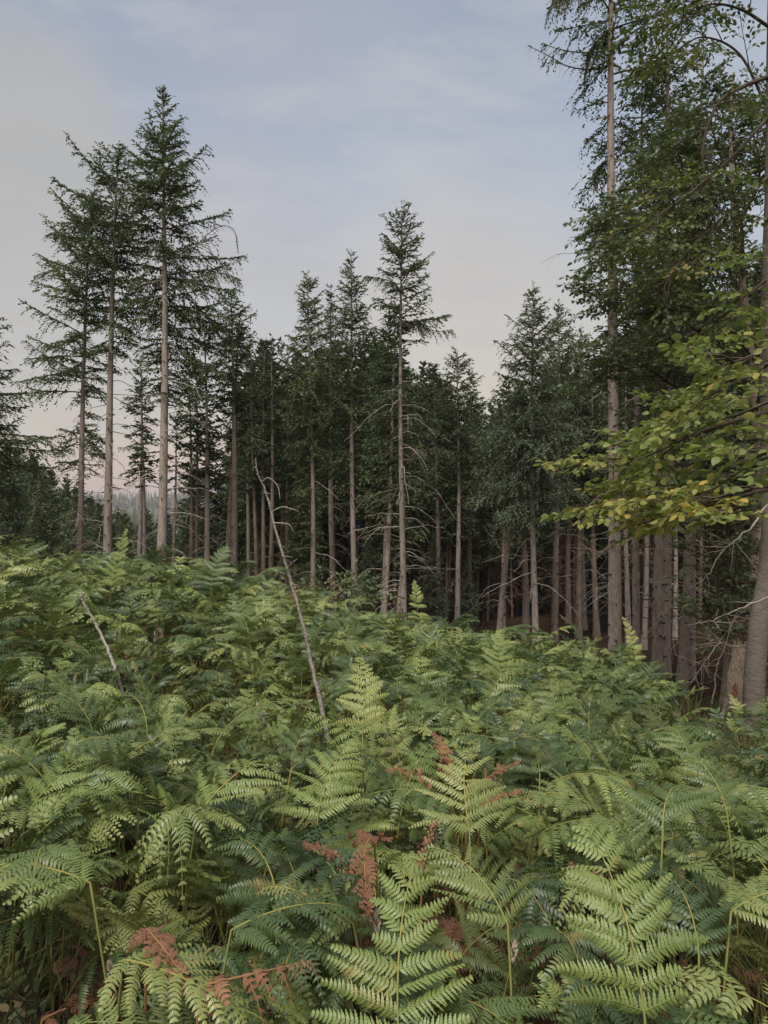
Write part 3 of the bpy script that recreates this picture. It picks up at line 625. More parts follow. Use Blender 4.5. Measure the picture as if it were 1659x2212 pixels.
for tries in range(3000):     # close the dark stand behind the opening and the right hand trunks
    if nfill >= 60: break
    Y = rng.uniform(48, 105); u = rng.uniform(900, 1640); x = (u - U0) / FPX * Y
    if not ok(x, Y, 1.5): continue
    vt = np.interp(u, TOPV[:, 0], TOPV[:, 1]) + rng.uniform(60, 160) + (Y - 45) * 1.2; H = min(max(CZ + (VH - vt) / FPX * Y - g1(x, Y), 9), 25)
    sec_ = "right of centre" if u < 1090 else "under the right spires" if u < 1300 else "behind the huge spruce" if u < 1460 else "behind the oaks"; dp = 'nearer' if Y < 75 else 'farther'
    place_bg(BG, rng.integers(0, 5), x, Y, H, f"dim spruce closing the {dp} depths of the stand {sec_}", f"dim spruces in the {dp} depths of the stand {sec_}", rng.uniform(0, 6.28)); nfill += 1
nfill = 0
for tries in range(2000):     # low bushy trees closing the far side of the stand
    if nfill >= 42: break
    Y = rng.uniform(78, 116); u = rng.uniform(660, 1660); x = (u - U0) / FPX * Y
    if not ok(x, Y, 2.4): continue
    z_ = g1(x, Y); H = min(max(CZ + (VH - rng.uniform(940, 1030)) / FPX * Y - z_, 8), 26)
    sec_ = "left of centre" if u < 860 else "right of centre" if u < 1090 else "under the right spires" if u < 1300 else "behind the huge spruce"
    place_bg(LOWT, [0, 0, 1][rng.integers(0, 3)], x, Y, H, f"low bushy tree closing the far side of the stand {sec_}", f"low bushy trees on the far side of the stand {sec_}", rng.uniform(0, 6.28)); nfill += 1
# lower valley wood at left, and low dense ones under the left clump
nlv = 0
VS = ["outside the left edge", "at the left edge", "left of the leaning leftmost trunk", "between the two leftmost trunks", "in the gap before the tallest left trunk", "right of the tallest left trunk", "by the paired thin stems", "behind the slim hanging conifer"]
for tries in range(3000):
    if nlv >= 75: break
    Y = rng.uniform(34, 85); u = rng.uniform(-150, 640)
    if u > 440 and Y < 60: continue
    x = (u - U0) / FPX * Y
    if not ok(x, Y, 2.6): continue
    vt = np.interp(u, [-150, 0, 60, 120, 190, 240, 300, 420, 640], [900, 955, 975, 995, 1060, 1090, 1098, 1100, 1085]) + rng.uniform(-6, 40)
    H = CZ + (VH - vt) / FPX * Y - g1(x, Y); H = min(max(H, 6), 24); VR = 'front' if Y < 43 else 'second' if Y < 53 else 'third' if Y < 63 else 'fourth' if Y < 74 else 'farthest'
    place_bg(LOWT, rng.integers(0, 3), x, Y, H, f"low bushy valley conifer, {VR} row, {VS[int(np.clip((u + 150) / 100, 0, 7))]}", f"bushy valley conifers, {VR} row, {VS[int(np.clip((u + 150) / 100, 0, 7))]}", rng.uniform(0, 6.28)); nlv += 1
# low young spruces inside the stand
for (u, Y, vt, lab) in [(935, 27, 1150, "young green spruce spreading low branches right of the tall central trunk"), (655, 31, 1010, "young light green spruce hanging beside the narrow spired conifer"), (30, 24, 1020, "small yellowish conifer at the left edge above the bracken"), (800, 34, 1120, "low young spruce between the central trunks"), (1010, 31, 1190, "dark young spruce low in the opening right of centre"), (560, 36, 1120, "low dark spruce behind the pale dead pole")]:
    x = (u - U0) / FPX * Y; H = CZ + (VH - vt) / FPX * Y - g1(x, Y)
    place_bg(LOWT, int(u) % 3, x, Y, H, lab, 'young spruces low between the trunks', u)

DEEPC = library('deep_library', [bpy.data.objects.new('deep_tree.%03d' % i, t_[2]) for i, t_ in enumerate(BG + LOWT)])
_d = np.array(DEEP); _n = len(_d)
scatter('deep_forest', _d[:, :3], np.stack([np.zeros(_n), np.zeros(_n), _d[:, 3]], -1), _d[:, 4], _d[:, 5].astype(int), DEEPC, 'dark mass of conifers filling the depth of the wood behind the nearer trunks', 'woodland')
# far wooded hill
def far_wood():
    r2 = np.random.default_rng(5); objs = []
    for cr, tk, _ in LOWT[:2]:
        o = bpy.data.objects.new('wood_tree', cr); objs.append(o)
    coll = library('far_wood_library', objs)
    n = 2600; az = r2.uniform(math.radians(-34), math.radians(4), n); R = r2.uniform(300, 2250, n)
    keep = (np.sin(az * 40 + R * 0.01) + np.sin(R * 0.021 + az * 9) > -0.7)
    az, R = az[keep], R[keep]; X = np.sin(az) * R; Yv = np.cos(az) * R
    P = np.stack([X, Yv, gz(X, Yv)], -1); n = len(P)
    scatter('distant_wood', P, np.stack([np.zeros(n), np.zeros(n), r2.uniform(0, 6.28, n)], -1), r2.uniform(0.7, 1.3, n), r2.integers(0, 2, n), coll, 'hazy wooded hillside far beyond the valley', 'woodland')
far_wood()

# ------------------------------------------------------------------ bracken
def frond_geo(seed, stalk_h=0.6, lean=0.12, BL=0.65, a0=0.35, a1=1.5, width=0.36, pdroop=0.25, hq=True, npair=12, curl=0.0, stalk_r=0.003, yaw=0.0, pin_up=0.15, blade=None, stalk=None):
    rng = np.random.default_rng(seed); bl = blade or MB(); st = stalk or MB()
    # stalk
    s = np.linspace(0, 1, 7); P0 = np.stack([lean * s ** 1.8, 0.02 * np.sin(s * 3 + seed), stalk_h * s - 0.05 * (1 - s)], -1)
    # rachis
    m = 24; t = np.linspace(0, 1, m); ang = a0 + (a1 - a0) * t ** 1.1; ds = BL / (m - 1)
    yw = yaw * t
    dX = np.sin(ang) * np.cos(yw); dY = np.sin(ang) * np.sin(yw); dZ = np.cos(ang)
    T = np.stack([dX, dY, dZ], -1); R_ = P0[-1] + np.vstack([np.zeros(3), np.cumsum((T[:-1] + T[1:]) / 2 * ds, axis=0)])
    full = np.vstack([P0[:-1], R_]); rad = np.interp(np.linspace(0, 1, len(full)), [0, 0.25, 1], [stalk_r * 1.2, stalk_r, 0.0009])
    tube(st, full, rad, 5, 0.5, 0, cap=False)
    B = np.array([0, 1.0, 0]) * np.ones((m, 3)); B = B - T * (B * T).sum(1)[:, None]; B /= np.linalg.norm(B, axis=1)[:, None]
    N = np.cross(T, B)      # blade normal (points up/back)
    N *= np.sign(N[:, 2:3] + 1e-6) if False else 1.0
    N = -N if N[-1, 2] < 0 else N
    tk = 1 - (1 - np.arange(npair) / npair) ** 1.35 * 0.97
    tk = np.clip(tk, 0.02, 0.985)
    fv = 0.35 + rng.normal(0, 0.13)
    for i, tt in enumerate(tk):
        nxt = tk[i + 1] if i + 1 < npair else 1.0; gap_ = (nxt - tt) * BL if i + 1 < npair else 0.02
        sp_ = max(gap_, 0.014)
        if i > 1 and rng.random() < 0.04: continue
        Lp = width * (1 - tt) ** 0.78 * (0.82 if i == 0 else 1.0) * rng.uniform(0.92, 1.06) + 0.012
        p = np.array([np.interp(tt, t, R_[:, k]) for k in range(3)]); Tt = np.array([np.interp(tt, t, T[:, k]) for k in range(3)]); Bt = np.array([np.interp(tt, t, B[:, k]) for k in range(3)]); Nt = np.array([np.interp(tt, t, N[:, k]) for k in range(3)])
        for sg in (-1, 1):
            Lp0 = Lp; Lp = Lp * rng.uniform(0.82, 1.12) * (0.55 if rng.random() < 0.06 else 1.0)
            al = np.interp(tt, [0, 1], [1.20, 0.72]) + rng.normal(0, 0.14); tw = rng.normal(0, 0.40)
            d0 = Tt * math.cos(al) + Bt * sg * math.sin(al) + Nt * pin_up * rng.uniform(0.3, 1.6); d0 /= np.linalg.norm(d0)
            ns = 10; ss = np.linspace(0, 1, ns); dr = pdroop * rng.uniform(0.4, 1.9)
            C = p + d0 * (Lp * ss)[:, None] + Tt * (0.10 * Lp * ss ** 2)[:, None]; C[:, 2] -= dr * Lp * ss ** 2
            if curl: C += (Nt * curl * Lp)[None] * (ss ** 2.5)[:, None]; C -= d0[None] * (abs(curl) * 0.5 * Lp * ss ** 3)[:, None]
            Tc = np.gradient(C, axis=0); Tc /= np.linalg.norm(Tc, axis=1)[:, None]
            tube(bl, C[::3], np.linspace(0.0014, 0.0006, 4), 3, 0.75, 0, cap=False)
            lpm = min(max(sp_ * 0.66, 0.007), 0.055) * rng.uniform(0.9, 1.12)
            pitch = 0.0092 if hq else 0.0165
            nn = max(3, int(Lp / pitch)); q = (np.arange(nn) + 0.5) / nn
            Cq = np.stack([np.interp(q, ss, C[:, k]) for k in range(3)], -1); Tq = np.stack([np.interp(q, ss, Tc[:, k]) for k in range(3)], -1); Tq /= np.linalg.norm(Tq, axis=1)[:, None]
            Nt2 = Nt * math.cos(tw) + Tt * math.sin(tw); Sd = np.cross(Nt2, Tq); Sd /= np.linalg.norm(Sd, axis=1)[:, None]; Nq = np.cross(Tq, Sd)
            lq = lpm * np.interp(q, [0, 0.12, 0.5, 0.85, 1], [0.72, 1.0, 0.88, 0.5, 0.22]) * (1 + rng.normal(0, 0.06, nn)); wq = np.minimum(Lp / nn * 0.86, 0.0088 if hq else 0.0155) * np.ones(nn)
            base_v = fv + rng.normal(0, 0.09); Lp = Lp0
            for sd in (-1, 1):
                be = rng.uniform(1.05, 1.35, nn)[:, None]
                D = Tq * np.cos(be) + Sd * sd * np.sin(be) + Nq * rng.uniform(-0.22, 0.16, nn)[:, None]; D /= np.linalg.norm(D, axis=1)[:, None]
                Wv = np.cross(Nq, D); Wv /= np.linalg.norm(Wv, axis=1)[:, None]
                if hq:
                    K = 9; xs = np.linspace(0, 1, K); wv_ = np.interp(xs, [0, .15, .5, .8, 1], [0.75, 1, .85, .5, .08]) * np.where(np.arange(K) % 2 == 0, 0.62, 1.08)
                else:
                    K = 3; xs = np.array([0, 0.45, 1.0]); wv_ = np.array([0.8, 0.85, 0.08])
                cen = Cq[:, None] + D[:, None] * (lq[:, None] * xs[None])[:, :, None] - Nq[:, None] * (lq[:, None] * rng.uniform(0.1, 0.6) * xs[None] ** 2)[:, :, None] + Tq[:, None] * (lq[:, None] * 0.10 * xs[None] ** 2)[:, :, None]
                hw = (wq[:, None] * 0.5 * wv_[None])[:, :, None]
                lf = cen + Wv[:, None] * hw; rt = cen - Wv[:, None] * hw
                V = np.stack([lf, rt], 2).reshape(-1, 3); b = (np.arange(nn) * K * 2)[:, None] + (np.arange(K - 1) * 2)[None]
                Fq = np.stack([b, b + 1, b + 3, b + 2], -1).reshape(-1, 4)
                a = base_v + 0.12 * q[:, None] + 0.16 * xs[None] + rng.normal(0, 0.03, (nn, 1)); a = np.repeat(a.reshape(-1), 2)
                bl.add(V, Fq, np.clip(a, 0, 1), 0)
    return bl, st

FV = []   # shared variants: blade meshes, stalk mesh, height
vr = np.random.default_rng(9)
def top_of(mb): return max(float(v[:, 2].max()) for v in mb.v)
for i in range(24):
    up = i % 6 == 5
    bl, st = frond_geo(1000 + i, vr.uniform(0.62, 0.85), vr.uniform(0.05, 0.3), vr.uniform(0.32, 0.47), 0.12 if up else vr.uniform(0.2, 0.9), vr.uniform(0.8, 1.2) if up else vr.uniform(1.2, 2.5), vr.uniform(0.165, 0.25), vr.uniform(0.1, 0.8), True, int(vr.integers(10, 14)), yaw=vr.normal(0, 0.45), pin_up=vr.uniform(-.1, .4))
    FV.append((bl.mesh('leaf_blade', [M_FERN]), bl.mesh('leaf_blade', [M_FERNY]), st.mesh('stalk', [M_STALK], True), top_of(bl)))
LQ = []; LQH = []
for i in range(14):
    up = i % 5 == 3
    bl, st = frond_geo(2000 + i, vr.uniform(0.62, 0.9), vr.uniform(0.05, 0.3), vr.uniform(0.36, 0.52), 0.12 if up else vr.uniform(0.2, 0.9), 0.9 if up else vr.uniform(1.2, 2.4), vr.uniform(0.19, 0.28), vr.uniform(0.1, 0.7), False, 11, yaw=vr.normal(0, 0.45), pin_up=vr.uniform(-.1, .4))
    n0 = bl.n; mb = bl; LQH.append(top_of(bl))
    for v_, a_ in zip(st.v, st.a): mb.v.append(v_); mb.a.append(a_)
    for f_, m_ in zip(st.f, st.m): mb.f.append(f_ + n0); mb.m.append(m_ * 0 + 1)
    LQ.append(bpy.data.objects.new('bracken_frond_far.%03d' % i, mb.mesh('bracken_frond_far', [M_FERNY if i in (3, 8, 11) else M_FERN, M_STALK])))
LQH = np.array(LQH)
LQC = library('bracken_library', LQ)
DEADV = []
for i in range(5):
    bl, st = frond_geo(3000 + i, vr.uniform(0.25, 0.5), 0.2, vr.uniform(0.45, 0.6), vr.uniform(0.8, 1.3), vr.uniform(2.2, 2.9), 0.22, 0.75, True, 12, curl=vr.uniform(0.2, 0.5), yaw=vr.normal(0, 0.6))
    DEADV.append((bl.mesh('leaf_blade', [M_DEAD]), bl.mesh('leaf_blade', [M_RUST]), st.mesh('stalk', [M_STALKD], True)))

# edge of the bracken: how far it reaches in each viewing direction
EDGE = np.array([(-500, 13), (-100, 11), (0, 10), (300, 10.5), (450, 11), (600, 12.8), (830, 14.5), (1100, 13.5), (1350, 12.4), (1450, 9.6), (1520, 8.4), (1600, 9.3), (1700, 9.5), (2200, 8.0)], float)
def u_of(x, y): return U0 + FPX * x / y
GAPS = [(px(840, 1790, 2.45)[:2], 0.24), (px(90, 2130, 1.75)[:2], 0.36), (px(1290, 1930, 2.1)[:2], 0.28), (px(1590, 1990, 1.95)[:2], 0.20), (px(560, 2010, 1.9)[:2], 0.12)]
rng = np.random.default_rng(4242)
pts = []
ok_grid = {}
def okf(x, y, d):
    gx, gy = int(x // 0.5), int(y // 0.5)
    for i in (-1, 0, 1):
        for j in (-1, 0, 1):
            for (a, b) in ok_grid.get((gx + i, gy + j), ()):
                if (a - x) ** 2 + (b - y) ** 2 < d * d: return False
    ok_grid.setdefault((gx, gy), []).append((x, y)); return True
for tries in range(200000):
    y = 0.75 + 14 * rng.random() ** 0.75; u = rng.uniform(-420, 2080) if y > 2 else rng.uniform(-900, 2500)
    x = (u - U0) / FPX * y
    if y > np.interp(u, EDGE[:, 0], EDGE[:, 1]): continue
    if math.hypot(x, y) < 1.05: continue
    if any((x - g[0]) ** 2 + (y - g[1]) ** 2 < r * r for g, r in GAPS): continue
    if not okf(x, y, 0.107 if y < 4 else 0.142): continue
    pts.append((math.hypot(x, y), x, y, u))
pts = [(d_ if (-70 < u_ < 1730 and CZ > 0 and VH + FPX * (CZ - g1(x_, y_) - 1.0) / y_ < 2250) else d_ + 100, x_, y_, u_) for d_, x_, y_, u_ in pts]; pts.sort()
print("bracken points", len(pts))
def region(x, y):
    u = u_of(x, y); a = 'left' if u < 560 else 'centre' if u < 1080 else 'right'
    b = 'nearest rows at the bottom' if y < 2.6 else 'middle distance'
    return a, b
NIND = 258
def lump(x, y): return 0.5 + 0.5 * math.sin(x * 1.7 + 0.8 * math.sin(y * 1.3)) * math.cos(y * 1.5 + x * 0.6)
CANY = np.array([(0.8, 0.74), (1.4, 0.78), (2.0, 0.82), (3.0, 0.80), (4.0, 0.82), (6.0, 0.95), (8.0, 1.02), (10, 1.08), (16, 1.1)])
def canopy(x, y, u):
    """height of the fern canopy above the ground"""
    h = np.interp(y, CANY[:, 0], CANY[:, 1]) * (0.86 + 0.24 * lump(x, y))
    if 3.4 < y < 5.5 and u > 1430: h *= 0.78
    if y > 5.5 and u > 1050: h *= np.interp(u, [1050, 1300], [1.0, 0.88])
    if y > 5.5 and u > 1400: h *= np.interp(u, [1400, 1530, 1620], [1.0, 0.55, 0.78])
    if 620 < u < 790 and 2.2 < y < 4.2: h *= 0.68
    return h
SEC = ["cut by the left edge", "close to the left edge", "left of the short stick", "below the short stick", "right of the short stick", "left of the tall pole", "below the tall pole", "at the brown dead fern", "below the rust fronds", "right of the rust fronds", "left of the right hollow", "above the bright corner frond", "toward the right edge", "cut by the right edge"]
def sector(u): return SEC[int(np.clip((u + 60) / 1780 * 14, 0, 13))]
for i, (d, x, y, u) in enumerate(pts[:NIND]):
    v = int(rng.integers(0, len(FV))); s = canopy(x, y, u) / FV[v][3] * rng.uniform(0.72, 1.08)
    if y < 1.7: s = min(s, 0.80 / FV[v][3])
    fresh = rng.random() < 0.28; rz = rng.uniform(0, 6.28)
    if rng.random() < 0.45: rz = -1.57 + rng.normal(0, 0.9)
    row = 'nearest' if y < 1.7 else 'second' if y < 2.4 else 'third'
    colour = 'yellowish green' if fresh else 'mid green'; pose = 'upright' if v % 6 == 5 else ('rightward', 'backward', 'leftward', 'forward')[int(((rz + math.pi / 4) % (2 * math.pi)) / (math.pi / 2)) % 4] + ' arching'
    lab = f"{pose} {colour} frond {sector(u)}, {row} row from bottom"
    r = empty('bracken_frond', (x, y, g1(x, y) - 0.03), lab, 'fern', f"{pose} {colour} fronds, {row} row, {sector(u)}", rz, s)
    r.rotation_euler = (rng.normal(0, 0.14), rng.normal(0, 0.14), rz); r.scale = (s * rng.uniform(.85, 1.2), s * rng.uniform(.85, 1.2), s)
    o = bpy.data.objects.new('leaf_blade', FV[v][1 if fresh else 0]); COL.objects.link(o); o.parent = r
    o = bpy.data.objects.new('stalk', FV[v][2]); COL.objects.link(o); o.parent = r
rest = pts[NIND:]
X = np.array([p[1] for p in rest]); Yv = np.array([p[2] for p in rest]); n = len(rest)
Rz = rng.uniform(0, 6.28, n); tow = rng.random(n) < 0.4; Rz[tow] = -1.57 + rng.normal(0, 0.9, tow.sum())
uu = U0 + FPX * X / Yv; vi = rng.integers(0, 14, n)
sc = np.array([canopy(a, b, c_) for a, b, c_ in zip(X, Yv, uu)]) / LQH[vi] * rng.uniform(0.75, 1.12, n)
scatter('bracken_bank', np.stack([X, Yv, gz(X, Yv) - 0.03], -1), np.stack([rng.normal(0, .12, n), rng.normal(0, .12, n), Rz], -1), sc, vi, LQC, 'dense bank of green bracken rising to the foot of the trees', 'bracken')
# short second layer under the canopy everywhere
m2 = 850; yy = 0.9 + 11 * rng.random(m2) ** 0.8; u2 = rng.uniform(-300, 1960, m2); xx = (u2 - U0) / FPX * yy
keep = np.array([b < np.interp(a, EDGE[:, 0], EDGE[:, 1]) and not any((c_ - g[0]) ** 2 + (b - g[1]) ** 2 < (r * 0.8) ** 2 for g, r in GAPS[:2]) for a, b, c_ in zip(u2, yy, xx)])
xx, yy = xx[keep], yy[keep]; m2 = len(xx)
scatter('bracken_understorey', np.stack([xx, yy, gz(xx, yy) - 0.02], -1), np.stack([rng.normal(0, .2, m2), rng.normal(0, .2, m2), rng.uniform(0, 6.28, m2)], -1), rng.uniform(0.34, 0.52, m2), rng.integers(0, 14, m2), LQC, 'short shaded bracken growing underneath the taller fronds', 'bracken')

# hand placed fronds: (u, v of blade base, Y, heading deg (0 = right, 90 = away, -90 = toward camera), scale-ish length, a0, a1, width, fresh, label)
HF = [
 (874, 2260, 1.46, 95, 0.40, 0.6, 1.1, 0.19, 1, "upright triangular bracken frond standing at the bottom centre edge"),
 (1415, 2200, 1.45, 88, 0.40, 0.45, 1.0, 0.21, 1, "large bright bracken frond spreading wide wings at the bottom right"),
 (1440, 1800, 2.05, 70, 0.40, 0.65, 1.5, 0.24, 0, "flat topped bracken frond on a bare upright stalk above the bottom right one"),
 (1090, 2000, 1.75, 115, 0.40, 0.6, 1.2, 0.24, 0, "broad frond with wings level to the right beside the brown dead fern"),
 (1000, 1800, 2.2, 100, 0.42, 0.35, 0.95, 0.24, 0, "blue green frond standing behind the brown dead fern"),
 (420, 1760, 2.2, 45, 0.50, 0.6, 1.5, 0.26, 1, "pale yellow green frond fanning across the left centre"),
 (690, 1770, 2.3, 80, 0.42, 0.35, 0.9, 0.22, 1, "soft pale green frond pointing up left of the brown dead fern"),
 (500, 2020, 1.6, 12, 0.42, 0.9, 1.75, 0.20, 0, "arching frond reaching right with long hanging leaflets, lower left centre"),
 (200, 1900, 1.75, 178, 0.42, 0.9, 1.75, 0.24, 1, "arched frond drooping over to the left edge"),
 (270, 2070, 1.45, -25, 0.38, 1.2, 1.9, 0.18, 0, "dark green frond leaning out at the bottom left under the rusty fronds"),
 (560, 1960, 1.9, 60, 0.40, 0.7, 1.5, 0.22, 0, "green frond with downcurved leaflets left of the dead brown fern"),
 (1560, 1760, 2.3, 95, 0.32, 0.2, 0.9, 0.17, 0, "tall frond on a thick yellow stalk near the right edge"),
 (1580, 1970, 1.8, 20, 0.40, 0.9, 1.5, 0.22, 0, "frond held flat and reaching out over the right edge"),
 (793, 1570, 2.8, 80, 0.42, 0.05, 0.7, 0.15, 1, "curly bright frond on a long orange stalk in the centre"),
 (1500, 1640, 3.2, 100, 0.36, 0.5, 1.4, 0.20, 0, "pale frond with drooping fingers below the stump at right"),
 (1372, 1440, 8.5, 95, 0.60, 0.0, 0.75, 0.13, 1, "thin curled frond tip standing up before the huge spruce trunk"),
 (1262, 1420, 8.5, 150, 0.6, 0.05, 1.3, 0.17, 0, "bent feathery frond tip rising left of the huge spruce trunk"),
 (240, 1265, 7.4, 50, 0.60, 0.15, 0.55, 0.26, 1, "bright triangular frond standing up on the skyline before the left trunks"),
 (455, 1265, 7.8, 80, 0.5, 0.3, 0.9, 0.28, 0, "frond on the skyline right of the tallest left trunk"),
 (905, 1340, 10.0, 95, 0.55, 0.05, 0.4, 0.18, 1, "narrow bright frond poking up at the foot of the tall central trunk"),
 (1085, 1465, 6.5, 95, 0.5, 0.4, 1.0, 0.25, 1, "pale combed frond on the right half of the fern slope"),
 (1170, 1670, 2.9, 90, 0.45, 0.35, 1.1, 0.25, 0, "large frond right of the rust red fronds"),
 (300, 1640, 3.2, 60, 0.52, 0.5, 1.3, 0.27, 0, "dark ribbed frond under the leaning pale stick"),
 (1490, 2060, 1.75, 75, 0.34, 0.5, 1.2, 0.16, 0, "greyish frond rising behind the bright bottom right one"),
 (760, 2000, 1.75, 170, 0.36, 0.7, 1.5, 0.2, 0, "frond leaning left below the brown dead fern"),
 (60, 1760, 2.3, 60, 0.45, 0.6, 1.3, 0.26, 1, "pale feathery frond at the left edge, halfway down the slope"),
]
for i, (u, v, Y, hd, bl_, a0, a1, wd, fr, lab) in enumerate(HF):
    if i in (0, 1): bl_ *= 0.95; wd *= 0.98
    elif Y < 4: bl_ *= 0.72; wd *= 0.80; a0 += 0.25; a1 += 0.45
    p = px(u, v, Y); h = math.radians(hd); ln = 0.10; bx, by = p[0] - ln * math.cos(h), p[1] - ln * math.sin(h); z = g1(bx, by)
    bl, st = frond_geo(4000 + i, max(p[2] - z, 0.25), ln, bl_, a0, a1, wd, 0.25, True, 12, pin_up=0.12, yaw=(0.5 if i % 2 else -0.5), stalk_r=0.0028)
    r = empty('bracken_frond', (bx, by, z), lab, 'fern', None, h)
    bl.build('leaf_blade', [M_FERNY if fr else M_FERN], r); st.build('stalk', [M_STALK], r, smooth=True)
# dead and rusty fronds: (u, v of the blade base, Y, heading, scale, a0, a1, curl, rust, label)
DFN = [
 (830, 1800, 2.0, 250, 0.36, 1.2, 2.7, 0.45, 0, "withered brown fern with curled edges hanging in the centre gap"),
 (885, 1890, 2.0, 20, 0.20, 0.2, 0.7, 0.6, 0, "short curled brown fern right of the withered one in the centre gap"),
 (790, 1900, 1.95, 160, 0.22, 0.6, 1.4, 0.3, 0, "coppery fern scrap at the foot of the withered one in the centre gap"),
 (985, 1685, 2.7, 95, 0.24, 0.4, 1.1, 0.2, 1, "rust red frond pointing up right of the centre"),
 (950, 1690, 2.7, 170, 0.25, 0.9, 1.6, 0.1, 1, "rust red frond reaching left beside the upright rust one"),
 (1000, 1700, 2.7, 5, 0.30, 1.1, 1.5, 0.1, 1, "rust red frond reaching right like a comb"),
 (1020, 1730, 2.5, -5, 0.20, 1.2, 1.6, 0.3, 1, "small rusty frond scrap below the comb shaped one"),
 (330, 1985, 1.55, 300, 0.24, 1.3, 2.6, 0.4, 0, "coppery dead frond bent over at lower left"),
 (400, 2125, 1.42, 0, 0.30, 1.35, 1.8, -0.5, 1, "dull rust frond with fingers pointing up at the lower left centre"),
 (110, 1330, 7.0, 140, 0.4, 0.5, 1.2, 0.2, 1, "orange tinted frond on the left slope below the skyline"),
 (300, 1425, 6.0, 150, 0.3, 0.9, 1.5, 0.2, 1, "small orange frond near the leaning pale stick"),
 (636, 1310, 9.0, 90, 0.25, 0.2, 0.7, 0.4, 1, "tiny orange withered frond beside the dead pole"),
 (1240, 1960, 2.1, 60, 0.4, 1.3, 2.2, 0.3, 0, "brown fern litter heap in the dark hollow at lower right"),
 (60, 2200, 1.8, 30, 0.34, 1.4, 2.4, 0.6, 0, "brown fern litter in the dark bottom left corner"),
]
for i, (u, v, Y, hd, bl_, a0, a1, cu, rust, lab) in enumerate(DFN):
    p = px(u, v, Y); h = math.radians(hd); z = g1(p[0], p[1]); hh = max(p[2] - z, 0.06)
    bl, st = frond_geo(4500 + i, hh, 0.03, bl_ * 0.75, a0, a1, bl_ * 0.22, 0.9, True, 11, curl=cu + 0.35, pin_up=0.3, yaw=0.7)
    r = empty('dead_fern_frond', (p[0], p[1], z), lab, 'fern', None, h)
    bl.build('leaf_blade', [M_RUST if rust else M_DEAD], r); st.build('stalk', [M_STALKD], r, smooth=True)
# litter of dead fronds on the ground
dl = [bpy.data.objects.new('dead_frond', a[0]) for a in DEADV]; DLC = library('litter_library', dl)
m3 = 420; yy = 0.9 + 7.5 * rng.random(m3); u2 = rng.uniform(-200, 1860, m3); xx = (u2 - U0) / FPX * yy
for g, r in GAPS[:4]:
    k_ = 26; xx = np.concatenate([xx, g[0] + rng.normal(0, r * 0.7, k_)]); yy = np.concatenate([yy, g[1] + rng.normal(0, r * 0.7, k_)])
m3 = len(xx)
scatter('fern_litter', np.stack([xx, yy, gz(xx, yy) - 0.18], -1), np.stack([rng.normal(0, .3, m3), rng.normal(0, .3, m3), rng.uniform(0, 6.28, m3)], -1), rng.uniform(0.5, 0.95, m3), rng.integers(0, 5, m3), DLC, 'brown litter of last year\'s dead bracken under the fronds', 'fern litter')

# grass tufts
def tuft(seed, n=26, h=0.35, spread=0.10, mat=None, w0=0.003):
    r = np.random.default_rng(seed); mb = MB()
    for i in range(n):
        ph = r.uniform(0, 6.28); L = h * r.uniform(0.5, 1.2); b = np.array([r.normal(0, spread * .4), r.normal(0, spread * .4), 0]); c_ = r.uniform(0.2, 0.9)
        s = np.linspace(0, 1, 5); d = np.array([math.cos(ph), math.sin(ph), 0])
        C = b + d * (L * c_ * s ** 2)[:, None]; C[:, 2] += L * (s - 0.45 * c_ * s ** 2)
        wv = np.cross(d, [0, 0, 1.0]) * w0; ww = np.array([1, 1, .8, .5, .1])[:, None]
        V = np.stack([C + wv * ww, C - wv * ww], 1).reshape(-1, 3); k = np.arange(4) * 2
        mb.add(V, np.stack([k, k + 1, k + 3, k + 2], -1), r.uniform(0, 1))
    return mb.mesh('grass_tuft', [mat or M_GRASS])
GC = library('grass_library', [bpy.data.objects.new('grass_tuft', tuft(i)) for i in range(4)])
m4 = 900; yy = 0.9 + 6 * rng.random(m4); u2 = rng.uniform(-200, 1860, m4); xx = (u2 - U0) / FPX * yy
xx = np.concatenate([xx, rng.uniform(3.2, 7.5, 160)]); yy = np.concatenate([yy, rng.uniform(7.0, 11.5, 160)]); m4 = len(xx)
scatter('grass', np.stack([xx, yy, gz(xx, yy)], -1), np.stack([np.zeros(m4), np.zeros(m4), rng.uniform(0, 6.28, m4)], -1), rng.uniform(0.6, 1.4, m4), rng.integers(0, 4, m4), GC, 'thin green grass between the fern stalks', 'grass')
# tufts of straw at right
for (u, v, Y, s, lab) in [(1560, 1510, 9.3, 1.3, "clump of bleached dry grass at the foot of the row of trunks on the right"), (1597, 1532, 8.6, 1.0, "second smaller clump of bleached dry grass just left of the beech foot")]:
    p = px(u, v, Y); z = g1(p[0], p[1]); mb = MB(); o = bpy.data.objects.new('dry_grass_clump', tuft(int(u), 130, 0.26, 0.5, M_STRAW, 0.005)); COL.objects.link(o); o.location = (p[0], p[1], z + 0.0); o.scale = (s * 1.2, s, s)
    tag(o, lab, 'grass clump')

